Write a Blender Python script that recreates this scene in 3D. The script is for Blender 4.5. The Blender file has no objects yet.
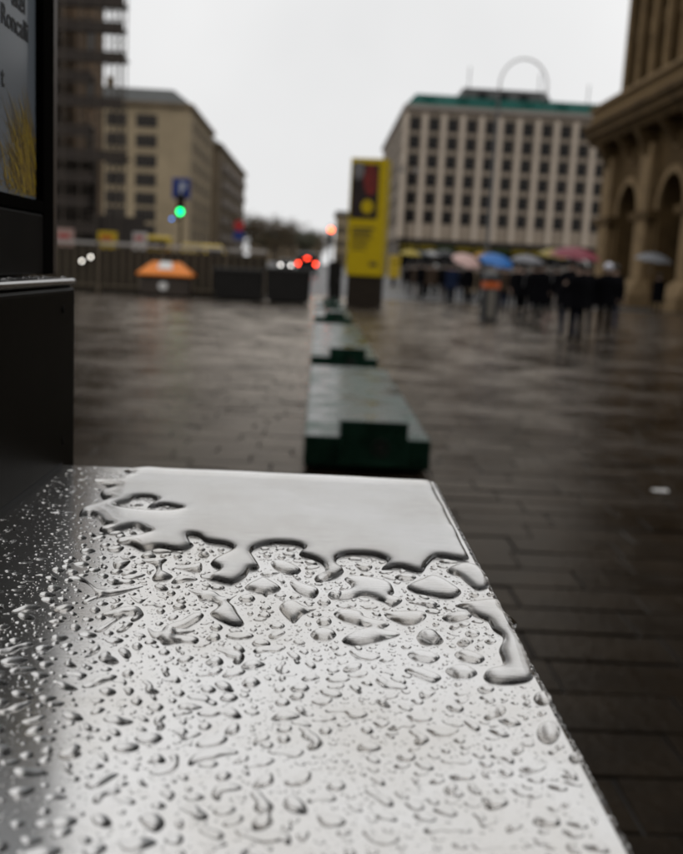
import bpy, bmesh, math, random
import numpy as np
from mathutils import Matrix, Vector, Euler
random.seed(7); rng = np.random.default_rng(11)
scene = bpy.context.scene
COL = scene.collection
R = math.radians

# ------------------------------------------------------------------ camera, sky, sun, exposure
F, H = 950.0, 1.4                       # focal length in photo pixels, eye height in metres
PLATE_Z = H - 0.18                      # the wet metal top lies 18 cm under the lens
def camera_axes(vx, vy, roll):
    y = Vector(((vx-341.5)/F, -(vy-427)/F, -1)).normalized()
    t = Vector((math.cos(R(roll)), -math.sin(R(roll)), 0))
    z = t.cross(y).normalized(); x = y.cross(z)
    return Matrix((x, y, z))
M3 = camera_axes(320, 266, 3.0)
cd = bpy.data.cameras.new('camera'); cam = bpy.data.objects.new('camera', cd); COL.objects.link(cam)
cam.matrix_world = Matrix.Translation((0, 0, H)) @ M3.to_4x4()
cd.sensor_fit = 'VERTICAL'; cd.sensor_height = 36; cd.lens = F/854*36
cd.clip_start = 0.02; cd.clip_end = 6000
cd.dof.use_dof = True; cd.dof.focus_distance = 0.53; cd.dof.aperture_fstop = 8.4
scene.camera = cam

w = bpy.data.worlds.new('World'); scene.world = w; w.use_nodes = True
nt = w.node_tree; nt.nodes.clear()
sky = nt.nodes.new('ShaderNodeTexSky'); sky.sky_type = 'NISHITA'; sky.sun_disc = False
sky.sun_elevation = R(50); sky.sun_rotation = R(200); sky.dust_density = 6; sky.ozone_density = 0.3
hs = nt.nodes.new('ShaderNodeHueSaturation'); hs.inputs['Saturation'].default_value = 0.10
mx = nt.nodes.new('ShaderNodeMix'); mx.data_type = 'RGBA'; mx.inputs[0].default_value = 0.93   # a closed cloud layer over the sky
tc = nt.nodes.new('ShaderNodeTexCoord'); nz = nt.nodes.new('ShaderNodeTexNoise'); nz.inputs['Scale'].default_value = 2.2; nz.inputs['Detail'].default_value = 4
cr = nt.nodes.new('ShaderNodeValToRGB'); cr.color_ramp.elements[0].position = 0.3; cr.color_ramp.elements[1].position = 0.7
cr.color_ramp.elements[0].color = (8.2, 8.23, 8.27, 1); cr.color_ramp.elements[1].color = (9.7, 9.7, 9.7, 1)
bg = nt.nodes.new('ShaderNodeBackground'); bg.inputs['Strength'].default_value = 0.1
out = nt.nodes.new('ShaderNodeOutputWorld')
L = nt.links.new
L(sky.outputs[0], hs.inputs['Color']); L(hs.outputs[0], mx.inputs[6]); L(tc.outputs['Generated'], nz.inputs['Vector']); L(nz.outputs['Fac'], cr.inputs[0])
L(cr.outputs[0], mx.inputs[7]); L(mx.outputs[2], bg.inputs['Color']); L(bg.outputs[0], out.inputs[0])

sd_ = bpy.data.lights.new('sun', 'SUN'); sd_.energy = 0.5; sd_.angle = R(40); sd_.color = (1, .97, .93)
sun = bpy.data.objects.new('sun', sd_); COL.objects.link(sun); sun.rotation_euler = (R(40), 0, R(20))

vs = scene.view_settings; vs.view_transform = 'Standard'; vs.look = 'None'; vs.exposure = 0; vs.gamma = 1; vs.use_curve_mapping = False
scene.render.engine = 'CYCLES'
cy = scene.cycles
cy.use_denoising = True; cy.denoiser = 'OPENIMAGEDENOISE'; cy.max_bounces = 14; cy.transmission_bounces = 10; cy.glossy_bounces = 6; cy.diffuse_bounces = 3
cy.caustics_refractive = True; cy.caustics_reflective = True; cy.blur_glossy = 0.2; cy.sample_clamp_indirect = 6

# ------------------------------------------------------------------ pixel helpers (photo pixels -> places in the world)
def ray(px, py): return M3 @ Vector(((px-341.5)/F, -(py-427)/F, -1))
def at_z(px, py, z):
    r = ray(px, py); p = r*((z-H)/r.z); return Vector((p.x, p.y, z))
def at_y(px, py, y):
    r = ray(px, py); p = r*(y/r.y); return Vector((p.x, y, p.z+H))

# ------------------------------------------------------------------ materials
MATS = {}
def mat(name, col, rough=.6, metal=0, var=.0, scale=4, bump=0, bscale=30, coat=0, spec=.5, emit=None, estr=0, aniso=False, rvar=0):
    if name in MATS: return MATS[name]
    m = bpy.data.materials.new(name); m.use_nodes = True; n = m.node_tree; b = n.nodes['Principled BSDF']
    b.inputs['Base Color'].default_value = (*col, 1); b.inputs['Roughness'].default_value = rough; b.inputs['Metallic'].default_value = metal
    b.inputs['Specular IOR Level'].default_value = spec; b.inputs['Coat Weight'].default_value = coat; b.inputs['Coat Roughness'].default_value = .12
    if emit: b.inputs['Emission Color'].default_value = (*emit, 1); b.inputs['Emission Strength'].default_value = estr
    if var or bump or rvar:
        t = n.nodes.new('ShaderNodeTexCoord'); nz = n.nodes.new('ShaderNodeTexNoise'); nz.inputs['Scale'].default_value = scale; nz.inputs['Detail'].default_value = 6; nz.inputs['Roughness'].default_value = .62
        n.links.new(t.outputs['Object'], nz.inputs['Vector'])
        if var:
            r = n.nodes.new('ShaderNodeValToRGB'); r.color_ramp.elements[0].position = .3; r.color_ramp.elements[1].position = .72
            r.color_ramp.elements[0].color = (*[c*(1-var) for c in col], 1); r.color_ramp.elements[1].color = (*[min(1, c*(1+var)) for c in col], 1)
            n.links.new(nz.outputs['Fac'], r.inputs[0]); n.links.new(r.outputs[0], b.inputs['Base Color'])
        if rvar:
            q = n.nodes.new('ShaderNodeMapRange'); q.inputs['From Min'].default_value = .3; q.inputs['From Max'].default_value = .7
            q.inputs['To Min'].default_value = max(.03, rough-rvar); q.inputs['To Max'].default_value = min(1, rough+rvar)
            n.links.new(nz.outputs['Fac'], q.inputs[0]); n.links.new(q.outputs[0], b.inputs['Roughness'])
        if bump:
            z2 = n.nodes.new('ShaderNodeTexNoise'); z2.inputs['Scale'].default_value = bscale; z2.inputs['Detail'].default_value = 5
            bp = n.nodes.new('ShaderNodeBump'); bp.inputs['Strength'].default_value = bump; bp.inputs['Distance'].default_value = .01
            n.links.new(t.outputs['Object'], z2.inputs['Vector']); n.links.new(z2.outputs['Fac'], bp.inputs['Height']); n.links.new(bp.outputs[0], b.inputs['Normal'])
    MATS[name] = m; return m

def steel_material():
    m = bpy.data.materials.new('wet_steel'); m.use_nodes = True; n = m.node_tree; b = n.nodes['Principled BSDF']
    b.inputs['Metallic'].default_value = 1
    t = n.nodes.new('ShaderNodeTexCoord'); mp = n.nodes.new('ShaderNodeMapping'); mp.inputs['Scale'].default_value = (40, 900, 40)
    z = n.nodes.new('ShaderNodeTexNoise'); z.inputs['Scale'].default_value = 1; z.inputs['Detail'].default_value = 4
    n.links.new(t.outputs['Object'], mp.inputs['Vector']); n.links.new(mp.outputs[0], z.inputs['Vector'])
    q = n.nodes.new('ShaderNodeMapRange'); q.inputs['To Min'].default_value = .13; q.inputs['To Max'].default_value = .22
    n.links.new(z.outputs['Fac'], q.inputs[0]); n.links.new(q.outputs[0], b.inputs['Roughness'])
    d = n.nodes.new('ShaderNodeTexNoise'); d.inputs['Scale'].default_value = 9; d.inputs['Detail'].default_value = 7; d.inputs['Roughness'].default_value = .7
    n.links.new(t.outputs['Object'], d.inputs['Vector'])
    r = n.nodes.new('ShaderNodeValToRGB'); r.color_ramp.elements[0].position = .33; r.color_ramp.elements[1].position = .6
    r.color_ramp.elements[0].color = (.71, .685, .65, 1); r.color_ramp.elements[1].color = (.83, .82, .81, 1)
    n.links.new(d.outputs['Fac'], r.inputs[0]); n.links.new(r.outputs[0], b.inputs['Base Color'])
    bp = n.nodes.new('ShaderNodeBump'); bp.inputs['Strength'].default_value = .06; bp.inputs['Distance'].default_value = .001
    n.links.new(z.outputs['Fac'], bp.inputs['Height']); n.links.new(bp.outputs[0], b.inputs['Normal'])
    return m
def water_material():
    m = bpy.data.materials.new('water'); m.use_nodes = True; b = m.node_tree.nodes['Principled BSDF']
    b.inputs['Base Color'].default_value = (1, 1, 1, 1); b.inputs['Roughness'].default_value = 0.0; b.inputs['IOR'].default_value = 1.333; b.inputs['Transmission Weight'].default_value = 1
    return m
def stone_material():
    """wet brown paving: stone grain under a water film with warm-tinted reflections, drier and wetter patches, fine relief; laid out in world space so no two slabs match"""
    m = bpy.data.materials.new('paving_wet'); m.use_nodes = True; n = m.node_tree; K = n.links.new; n.nodes.remove(n.nodes['Principled BSDF'])
    p = n.nodes.new('ShaderNodeNewGeometry'); df = n.nodes.new('ShaderNodeBsdfDiffuse'); gs = n.nodes.new('ShaderNodeBsdfGlossy'); fr = n.nodes.new('ShaderNodeFresnel'); mx = n.nodes.new('ShaderNodeMixShader')
    fr.inputs['IOR'].default_value = 1.125; gs.inputs['Color'].default_value = (.93, .845, .75, 1)  # warm tone of the light put into the reflection colour
    def noise(sc, det=5, rg=.6):
        z = n.nodes.new('ShaderNodeTexNoise'); z.inputs['Scale'].default_value = sc; z.inputs['Detail'].default_value = det; z.inputs['Roughness'].default_value = rg; K(p.outputs['Position'], z.inputs['Vector']); return z
    r = n.nodes.new('ShaderNodeValToRGB'); r.color_ramp.elements[0].position = .35; r.color_ramp.elements[1].position = .68
    r.color_ramp.elements[0].color = (.0048, .0028, .0011, 1); r.color_ramp.elements[1].color = (.014, .0088, .0042, 1); K(noise(3.1).outputs['Fac'], r.inputs[0]); K(r.outputs[0], df.inputs['Color'])
    q = n.nodes.new('ShaderNodeMapRange'); q.inputs['From Min'].default_value = .38; q.inputs['From Max'].default_value = .6; q.inputs['To Min'].default_value = .11; q.inputs['To Max'].default_value = .27; K(noise(.9, 7, .7).outputs['Fac'], q.inputs[0]); K(q.outputs[0], gs.inputs['Roughness'])
    bp = n.nodes.new('ShaderNodeBump'); bp.inputs['Strength'].default_value = .38; bp.inputs['Distance'].default_value = .01; K(noise(24).outputs['Fac'], bp.inputs['Height'])
    for x in (df, gs, fr): K(bp.outputs[0], x.inputs['Normal'])
    K(fr.outputs[0], mx.inputs[0]); K(df.outputs[0], mx.inputs[1]); K(gs.outputs[0], mx.inputs[2]); K(mx.outputs[0], n.nodes['Material Output'].inputs[0]); return m
STEEL = steel_material(); WATER = water_material()
BLACK_METAL = mat('black_metal', (.005, .0045, .004), .5, 0, bump=.02, spec=.0)
DARK_PANEL = mat('dark_panel', (.009, .008, .007), .5, 0, var=.15, scale=20, spec=.03)
STONE_DARK = stone_material()
JOINT = mat('joint_dirt', (.012, .010, .008), .6, var=.3, spec=.2)
ASPHALT = mat('asphalt', (.03, .028, .026), .45, var=.3, scale=.6, rvar=.15)
GREEN = mat('green_paint', (.009, .034, .021), .27, var=.7, scale=3.2, bump=.2, bscale=13, rvar=.22, spec=.3)
GREEN_FACE = GREEN
YELLOW = mat('yellow_print', (.47, .335, .004), .55, var=.08, spec=.2)
YELLOW2 = mat('yellow_paint', (.55, .38, .02), .4, var=.08)
BEIGE = mat('beige_render', (.27, .215, .14), .85, spec=.12, var=.16, scale=.25)
BEIGE2 = mat('brown_render', (.145, .112, .075), .85, spec=.12, var=.2, scale=.25)
HOTEL = mat('pale_stone', (.42, .355, .29), .85, spec=.12, var=.12, scale=.3)
HOTEL_DARK = mat('grey_stone', (.24, .21, .185), .85, spec=.12, var=.15, scale=.3)
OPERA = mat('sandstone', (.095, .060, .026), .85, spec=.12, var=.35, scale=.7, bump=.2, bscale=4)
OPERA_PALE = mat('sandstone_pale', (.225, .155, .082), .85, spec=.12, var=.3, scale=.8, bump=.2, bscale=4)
COPPER = mat('copper_green', (.008, .064, .052), .6, spec=.12, var=.25, scale=.4)
SLATE = mat('roof_dark', (.05, .052, .05), .6, var=.2, scale=.5)
GLASS_DARK = mat('window_glass', (.008, .008, .009), .15, spec=.1)
GLASS_TEAL = mat('window_glass_lit', (.06, .16, .13), .3)
FRAME_W = mat('window_frame', (.13, .11, .09), .7, spec=.1)
STEEL_GREY = mat('grey_steel', (.22, .22, .22), .45, .6, var=.1)
POLE_PALE = mat('pale_steel', (.72, .72, .72), .4, .2)
RAIL = mat('rail_brown', (.13, .105, .075), .6, var=.2, spec=.2)
WOOD = mat('scaffold_board', (.028, .020, .015), .85, var=.3, scale=3)
NET = mat('scaffold_net', (.03, .024, .02), .9)  # dark cloth of the scaffold nets
RUBBER = mat('rubber', (.010, .010, .010), .7, spec=.15)
ORANGE = mat('orange_lid', (.8, .22, .006), .3, var=.08, coat=.4)
WHITE = mat('white_paint', (.72, .71, .69), .5)
GREYBOX = mat('grey_box', (.014, .013, .012), .55, var=.2, scale=2, spec=.2)
BLUE_SIGN = mat('blue_sign', (.012, .03, .16), .4)
RED_SIGN = mat('red_sign', (.35, .02, .02), .4)
E_GREEN = mat('lamp_green', (0, .3, .12), .4, emit=(.0, 1, .22), estr=6)
E_RED = mat('lamp_red', (.3, .02, 0), .4, emit=(1, .05, .02), estr=16)
E_ORANGE = mat('lamp_orange', (.3, .1, 0), .4, emit=(1, .12, .02), estr=9)
E_WHITE = mat('lamp_white', (.7, .7, .7), .4, emit=(1, .95, .9), estr=10)
LENS_OFF = mat('lens_off', (.02, .015, .01), .3)
BARK = mat('bark', (.05, .038, .028), .9, var=.3, scale=6)
LEAF_A = mat('leaf_brown', (.085, .06, .03), .8, var=.4, scale=2)
LEAF_B = mat('leaf_olive', (.05, .05, .025), .8, var=.4, scale=2)
SKIN = mat('skin', (.42, .27, .2), .6); HAIR = mat('hair', (.02, .014, .01), .6)

# ------------------------------------------------------------------ object helpers
def link_mesh(name, me, material=None, parent=None):
    o = bpy.data.objects.new(name, me); COL.objects.link(o)
    if material is not None and not me.materials:
        for m in (material if isinstance(material, (list, tuple)) else [material]): me.materials.append(m)
    if parent is not None: o.parent = parent
    return o
def tag(o, label=None, cat=None, group=None, kind=None):
    for k, v in (('label', label), ('category', cat), ('group', group), ('kind', kind)):
        if v: o[k] = v
    return o
def thing(name, loc, label, cat, group=None, rz=0):
    o = bpy.data.objects.new(name, None); COL.objects.link(o); o.location = loc; o.rotation_euler = (0, 0, rz); o.empty_display_size = .1
    return tag(o, label, cat, group)
def copy_tree(o, parent=None):
    c = o.copy(); COL.objects.link(c); c.parent = parent
    for ch in o.children: copy_tree(ch, c)
    return c
class MB:
    """collects faces for ONE mesh object"""
    def __init__(s): s.v = []; s.f = []; s.m = []
    def add(s, vs, fs, mi=0):
        k = len(s.v); s.v += [tuple(v) for v in vs]; s.f += [tuple(i+k for i in f) for f in fs]; s.m += [mi]*len(fs); return s
    def box(s, x0, x1, y0, y1, z0, z1, mi=0):
        return s.add([(x0,y0,z0),(x1,y0,z0),(x1,y1,z0),(x0,y1,z0),(x0,y0,z1),(x1,y0,z1),(x1,y1,z1),(x0,y1,z1)],
                     [(3,2,1,0),(4,5,6,7),(0,1,5,4),(1,2,6,5),(2,3,7,6),(3,0,4,7)], mi)
    def tube(s, pts, rad, n=10, mi=0, caps=True):
        pts = [Vector(p) for p in pts]; rads = rad if isinstance(rad, (list, tuple)) else [rad]*len(pts); V = []; up = None
        for i, p in enumerate(pts):
            d = (pts[min(i+1, len(pts)-1)]-pts[max(i-1, 0)]).normalized()
            if up is None: up = Vector((1,0,0)) if abs(d.x) < .9 else Vector((0,1,0))
            a = (up - d*up.dot(d)).normalized(); b = d.cross(a); up = a
            for k in range(n):
                t = 2*math.pi*k/n; V.append(p+(a*math.cos(t)+b*math.sin(t))*rads[i])
        fs = [(i*n+k, i*n+(k+1) % n, (i+1)*n+(k+1) % n, (i+1)*n+k) for i in range(len(pts)-1) for k in range(n)]
        if caps: fs += [tuple(range(n-1, -1, -1)), tuple((len(pts)-1)*n+k for k in range(n))]
        return s.add(V, fs, mi)
    def lathe(s, prof, n=16, c=(0,0), sx=1, sy=1, mi=0, caps=True):
        V = [(c[0]+r*sx*math.cos(2*math.pi*k/n), c[1]+r*sy*math.sin(2*math.pi*k/n), z) for r, z in prof for k in range(n)]
        fs = [(i*n+k, i*n+(k+1) % n, (i+1)*n+(k+1) % n, (i+1)*n+k) for i in range(len(prof)-1) for k in range(n)]
        if caps: fs += [tuple(range(n-1, -1, -1)), tuple((len(prof)-1)*n+k for k in range(n))]
        return s.add(V, fs, mi)
    def prism(s, poly, axis, a, b, mi=0):
        """extrude a 2D polygon along an axis: 'x' -> poly=(y,z), 'y' -> poly=(x,z), 'z' -> poly=(x,y)"""
        def P(u, v, t): return {'x': (t,u,v), 'y': (u,t,v), 'z': (u,v,t)}[axis]
        n = len(poly); V = [P(u, v, a) for u, v in poly]+[P(u, v, b) for u, v in poly]
        fs = [tuple(range(n-1, -1, -1)), tuple(range(n, 2*n))]+[(i, (i+1) % n, n+(i+1) % n, n+i) for i in range(n)]
        return s.add(V, fs, mi)
    def mesh(s, name, mats, smooth=False, bevel=0, segs=2):
        me = bpy.data.meshes.new(name); me.from_pydata(s.v, [], s.f)
        for m in (mats if isinstance(mats, (list, tuple)) else [mats]): me.materials.append(m)
        me.polygons.foreach_set('material_index', s.m)
        bm = bmesh.new(); bm.from_mesh(me); bmesh.ops.recalc_face_normals(bm, faces=bm.faces)
        if bevel: bmesh.ops.bevel(bm, geom=bm.edges[:], offset=bevel, segments=segs, affect='EDGES', profile=.5, clamp_overlap=True)
        bm.to_mesh(me); bm.free()
        if smooth: me.polygons.foreach_set('use_smooth', [True]*len(me.polygons))
        me.update(); return me
    def build(s, name, mats, parent=None, **k): return link_mesh(name, s.mesh(name, mats, **k), None, parent)

# ------------------------------------------------------------------ ground, road, paving
g = MB().add([(-3000,-3000,-.02),(3000,-3000,-.02),(3000,3000,-.02),(-3000,3000,-.02)], [(0,1,2,3)]).build('ground', ASPHALT); tag(g, 'dark wet asphalt ground reaching to the far end of the street', None, kind='structure')
rd = MB().add([(-20,46,-.012),(12,46,-.012),(12,280,1.9),(-20,280,1.9)], [(0,1,2,3)]).build('road', ASPHALT); tag(rd, 'wet grey asphalt street running away between the buildings', kind='structure')
kb = MB()
kb.box(12, 12.3, 46, 280, -.02, 1.95); kb.build('kerb', HOTEL_DARK)['kind'] = 'structure'
pv = MB().add([(-26,-3,-.008),(19,-3,-.008),(19,46,-.008),(-26,46,-.008)], [(0,1,2,3)]).build('pavement', JOINT)
tag(pv, 'dark wet square paved with long brown stone slabs in rows', kind='structure')
SL, SD, GAP = .56, .275, .011
def stone_geo(l, d, h=.012, b=.006):
    x, y = l/2, d/2
    return ([(-x,-y,-h),(x,-y,-h),(x,y,-h),(-x,y,-h),(-x,-y,-b*.6),(x,-y,-b*.6),(x,y,-b*.6),(-x,y,-b*.6),(-x+b,-y+b,0),(x-b,-y+b,0),(x-b,y-b,0),(-x+b,y-b,0)],
            [(0,1,5,4),(1,2,6,5),(2,3,7,6),(3,0,4,7),(4,5,9,8),(5,6,10,9),(6,7,11,10),(7,4,8,11),(8,9,10,11)])
SV, SF = stone_geo(SL-GAP, SD-GAP)
stone_me = MB().add(SV, SF).mesh('paving_stone', STONE_DARK)
cells = []
for j in range(int(49/SD)):
    y = -3+SD*(j+.5); off = rng.uniform(0, SL) if j % 2 else rng.uniform(0, SL)
    for i in range(int(45/SL)):
        x = -26+off+SL*i
        if x+SL/2 > 19: continue
        cells.append((x, y))
def in_view(x, y):
    p = M3.transposed() @ Vector((x, y, -H))
    if p.z > -.1: return False
    u, v = 341.5+F*p.x/-p.z, 427-F*p.y/-p.z
    if not (-40 < u < 720 and v < 900): return False
    if v > 463+.0545*(u-68) and u < 437+.5256*(v-483)-12: return False      # under the metal top
    return True
vis = sorted([c for c in cells if in_view(*c)], key=lambda c: c[0]**2+c[1]**2)
near = set(vis[:290])
rest = MB()
for (x, y) in cells:
    tx, ty, dz = rng.normal(0, .006), rng.normal(0, .009), rng.normal(0, .0018)
    if (x, y) in near:
        o = bpy.data.objects.new('paving_stone', stone_me); COL.objects.link(o); o.parent = pv
        o.location = (x, y, dz); o.rotation_euler = (ty, tx, rng.normal(0, .004))
    else:
        rest.add([(x+a, y+b, c+dz+a*-tx+b*ty) for a, b, c in SV], SF)
ro = rest.build('paving_stones', STONE_DARK, pv); ro['kind'] = 'stuff'

# ------------------------------------------------------------------ the metal top in front and the display beside it
XL, XR, YB, YN = -.211, .109, .808, -.45
cab = thing('metal_cabinet', (0, 0, 0), 'waist-high steel cabinet whose flat wet top fills the front of the picture', 'cabinet')
top = MB().box(XL-.02, XR, YN, YB, PLATE_Z-.03, PLATE_Z).build('top_plate', STEEL, cab, smooth=False, bevel=.0022, segs=3)
top['label'] = 'pale brushed steel top covered in raindrops'
MB().box(XL, XR-.012, YN+.012, YB-.012, .06, PLATE_Z-.0305).build('body', DARK_PANEL, cab, bevel=.003)
MB().box(XL+.03, XR-.04, YN+.04, YB-.04, 0, .0595).build('plinth', BLACK_METAL, cab)
dis = thing('poster_display', (0, 0, 0), 'black framed poster display with grey poster rising beside the wet metal top', 'display')
BT = 1.3755
MB().box(-.60, XL-.0005, -1.2, .842, .02, BT-.0031).build('base_box', mat('base_box_black', (.0048, .0038, .0026), .4, 0, bump=.015, spec=.03), dis, bevel=.006, segs=4, smooth=False)
MB().box(-.60, XL-.0003, -1.19, .80, PLATE_Z-.002, PLATE_Z+.006).build('rubber_seal', RUBBER, dis, bevel=.002)
XD = -.243
for zz_ in (PLATE_Z+.022, BT-.022): 
    sc_w = MB().lathe([(.0035, 0), (.0033, .0008), (.002, .0012)], 14).build('screw', DARK_PANEL, dis); sc_w.rotation_euler = (0, R(90), 0); sc_w.location = (XL-.0005, .80, zz_)
def plane_y(px, py, x): r = ray(px, py); return r.y*x/r.x
Y1, Y2, Y3 = plane_y(43, 150, XD), plane_y(53, 150, XD), plane_y(62.5, 150, XD)
MB().box(-.60, XL-.0002, -1.2, .8425, BT-.003, BT+.003).build('highlight_cap', mat('highlight_metal', (.42, .41, .40), .24, 1, var=.1, scale=30), dis, bevel=.0028, segs=4)  # metal cap added so the box's top edge shows a bright highlight
MB().box(-.58, XD, -1.1, plane_y(48.5, 255, XD), BT+.0045, 1.432).build('lower_panel', DARK_PANEL, dis, bevel=.002)
MB().box(-.58, XD-.010, -1.1, Y3-.01, 1.4325, 2.75).build('core', BLACK_METAL, dis)
fr = MB().box(XD-.012, XD+.001, Y1, Y2, BT+.0045, 2.75)
fr.box(XD-.012, XD+.001, -1.1, Y1-.0001, 1.4325, 1.443).build('frame', BLACK_METAL, dis, bevel=.0015)
MB().box(-.585, XD-.004, Y2+.0002, Y3, BT+.0045, 2.76).build('frame_trim', mat('bronze_trim', (.07, .052, .04), .42, .5, var=.15, scale=12), dis, bevel=.003)
XP = XD-.006
def poster_material():
    m = mat('poster_print', (.2, .215, .225), .35, coat=.35); n = m.node_tree; b = n.nodes['Principled BSDF']
    t = n.nodes.new('ShaderNodeTexCoord'); s = n.nodes.new('ShaderNodeSeparateXYZ'); r = n.nodes.new('ShaderNodeValToRGB')
    z = n.nodes.new('ShaderNodeTexNoise'); z.inputs['Scale'].default_value = 7; a = n.nodes.new('ShaderNodeMath'); a.operation = 'MULTIPLY_ADD'; a.inputs[1].default_value = .10
    q = n.nodes.new('ShaderNodeMapRange'); q.inputs['From Min'].default_value = 1.44; q.inputs['From Max'].default_value = 1.75
    n.links.new(t.outputs['Object'], s.inputs[0]); n.links.new(t.outputs['Object'], z.inputs['Vector']); n.links.new(z.outputs['Fac'], a.inputs[0]); n.links.new(s.outputs['Z'], a.inputs[2])
    n.links.new(a.outputs[0], q.inputs[0]); n.links.new(q.outputs[0], r.inputs[0])
    r.color_ramp.elements[0].color = (.17, .20, .24, 1); r.color_ramp.elements[1].color = (.22, .26, .295, 1)
    e = r.color_ramp.elements.new(.45); e.color = (.145, .165, .19, 1)
    n.links.new(r.outputs[0], b.inputs['Base Color']); return m
poster = MB().box(XP-.003, XP, -1.0, Y1-.0005, 1.4435, 2.74).build('poster', poster_material(), dis)
INK = mat('ink', (.012, .012, .012), .6)
def text(body, yend, z, size, parent, name='lettering'):
    c = bpy.data.curves.new(name, 'FONT'); c.body = body; c.size = size; c.align_x = 'RIGHT'; c.extrude = .0001; c.offset = size*.012
    tmp = bpy.data.objects.new(name, c); COL.objects.link(tmp); bpy.context.view_layer.update()
    me = bpy.data.meshes.new_from_object(tmp.evaluated_get(bpy.context.evaluated_depsgraph_get())); bpy.data.objects.remove(tmp)
    me.materials.clear(); o = link_mesh(name, me, INK, parent); o.matrix_local = Matrix.Translation((XP+.0004, yend, z)) @ Euler((R(90), 0, R(90))).to_matrix().to_4x4(); return o
def on_poster(px, py):
    r = ray(px, py); p = r*(XP/r.x); return p.y, p.z+H
for body, px, py in (('akel', 25, 15), ('Roncalli', 28, 43), ('t', 4, 87)):
    y, z = on_poster(px, py); text(body, y, z, .0215, poster)
gl = MB()
for k in range(420):                                  # printed yellow grass plume, flat on the poster
    y0, z0 = Y1-.0015-abs(rng.normal(0, .030)), 1.446+rng.uniform(0, .055)*rng.uniform()
    ang = R(90)+abs(rng.normal(.6, .5)); ln = rng.uniform(.02, .058); wd = rng.uniform(.0005, .0013)
    pts = []
    for q in range(5):
        t = q/4; a = ang+.35*t
        pts.append((min(Y1-.0008, y0+math.cos(a)*ln*t), z0+math.sin(a)*ln*t, wd*(1-t)+.00012))
    V = []
    for (yy, zz, ww) in pts: V += [(XP+.0002+k*1e-6, yy-ww, zz), (XP+.0002+k*1e-6, min(Y1-.0006, yy+ww), zz)]
    gl.add(V, [(2*q, 2*q+1, 2*q+3, 2*q+2) for q in range(4)], k % 3)
gl.build('printed_grass', [mat('print_yellow', (.40, .27, .005), .5), mat('print_ochre', (.26, .16, .005), .5), mat('print_brown', (.10, .06, .008), .5)], poster)
tag(poster, 'grey poster with black lettering and yellow grass plume')

# ------------------------------------------------------------------ water on the metal top
def smooth_loop(P, step):
    P = np.asarray(P, float); n = len(P); out = []
    for i in range(n):
        p0, p1, p2, p3 = P[i-1], P[i], P[(i+1) % n], P[(i+2) % n]
        k = max(2, int(np.linalg.norm(p2-p1)/step))
        t = (np.arange(k)/k)[:, None]
        out.append(.5*(2*p1+(p2-p0)*t+(2*p0-5*p1+4*p2-p3)*t*t+(3*p1-p0-3*p2+p3)*t**3))
    return np.concatenate(out)
def nearest(G, loops):
    best = np.full(len(G), 1e9); bp = np.zeros_like(G); inside = np.zeros(len(G), bool)
    for Lp in loops:
        A = Lp; B = np.roll(Lp, -1, 0)
        for s in range(0, len(G), 4000):
            g = G[s:s+4000][:, None, :]; d = (B-A)[None]; l2 = np.maximum((d**2).sum(2), 1e-18)
            t = np.clip(((g-A[None])*d).sum(2)/l2, 0, 1); q = A[None]+d*t[..., None]
            e = ((g-q)**2).sum(2); k = e.argmin(1); m = e[np.arange(len(k)), k]
            u = m < best[s:s+4000]**2
            idx = np.where(u)[0]+s; best[idx] = np.sqrt(m[u]); bp[idx] = q[np.arange(len(k)), k][u]
            x, y = g[..., 0], g[..., 1]
            c = ((A[None, :, 1] > y) != (B[None, :, 1] > y)) & (x < (B[None, :, 0]-A[None, :, 0])*(y-A[None, :, 1])/(B[None, :, 1]-A[None, :, 1]+1e-18)+A[None, :, 0])
            inside[s:s+4000] ^= (c.sum(1) % 2 == 1)
    return np.where(inside, best, -best), bp
def drop_geo(loops, cell, lam=.0023, k=1.4, tan=2.8, iters=90, keep=None, cap=1.35):
    """a water body standing on the plate: capillary-like height field inside the outline, rim snapped to the outline"""
    allp = np.concatenate(loops); lo = allp.min(0)-1.6*cell; hi = allp.max(0)+1.6*cell
    nx, ny = (np.ceil((hi-lo)/cell).astype(int)+1)
    gx, gy = np.meshgrid(lo[0]+np.arange(nx)*cell, lo[1]+np.arange(ny)*cell, indexing='ij')
    G = np.stack([gx.ravel(), gy.ravel()], 1); sd, q = nearest(G, loops)
    if keep is not None: keep += [lo, cell, sd.reshape(nx, ny)]
    ins = (sd > cell*.12).reshape(nx, ny); u = np.zeros((nx, ny)); c2 = cell*cell; den = 4+c2/lam**2
    for _ in range(iters):
        v = np.zeros_like(u); v[1:-1, 1:-1] = (u[:-2, 1:-1]+u[2:, 1:-1]+u[1:-1, :-2]+u[1:-1, 2:]+c2)/den
        u = np.where(ins, v, 0)
    s = np.maximum(sd.reshape(nx, ny), 0); hp = (k if keep is not None else 1.06)*np.sqrt(u+1e-12)
    if keep is None: hp = .6*hp+.4*cap*u/math.sqrt(max(u.max(), 1e-12))
    a = (tan if keep is not None else 2.2)*s
    h = a*hp/np.maximum((a**3+hp**3)**(1/3), 1e-9)
    z = np.where(ins, h, -.00004)
    ii = ins[:-1, :-1] | ins[1:, :-1] | ins[:-1, 1:] | ins[1:, 1:]
    X = np.where(ins.ravel()[:, None], G, q)
    ci, cj = np.where(ii); v00 = ci*ny+cj
    quads = np.stack([v00, v00+ny, v00+ny+1, v00+1], 1)
    used = np.unique(quads); rm = np.full(nx*ny, -1); rm[used] = np.arange(len(used))
    return np.column_stack([X[used], z.ravel()[used]]), rm[quads]
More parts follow.
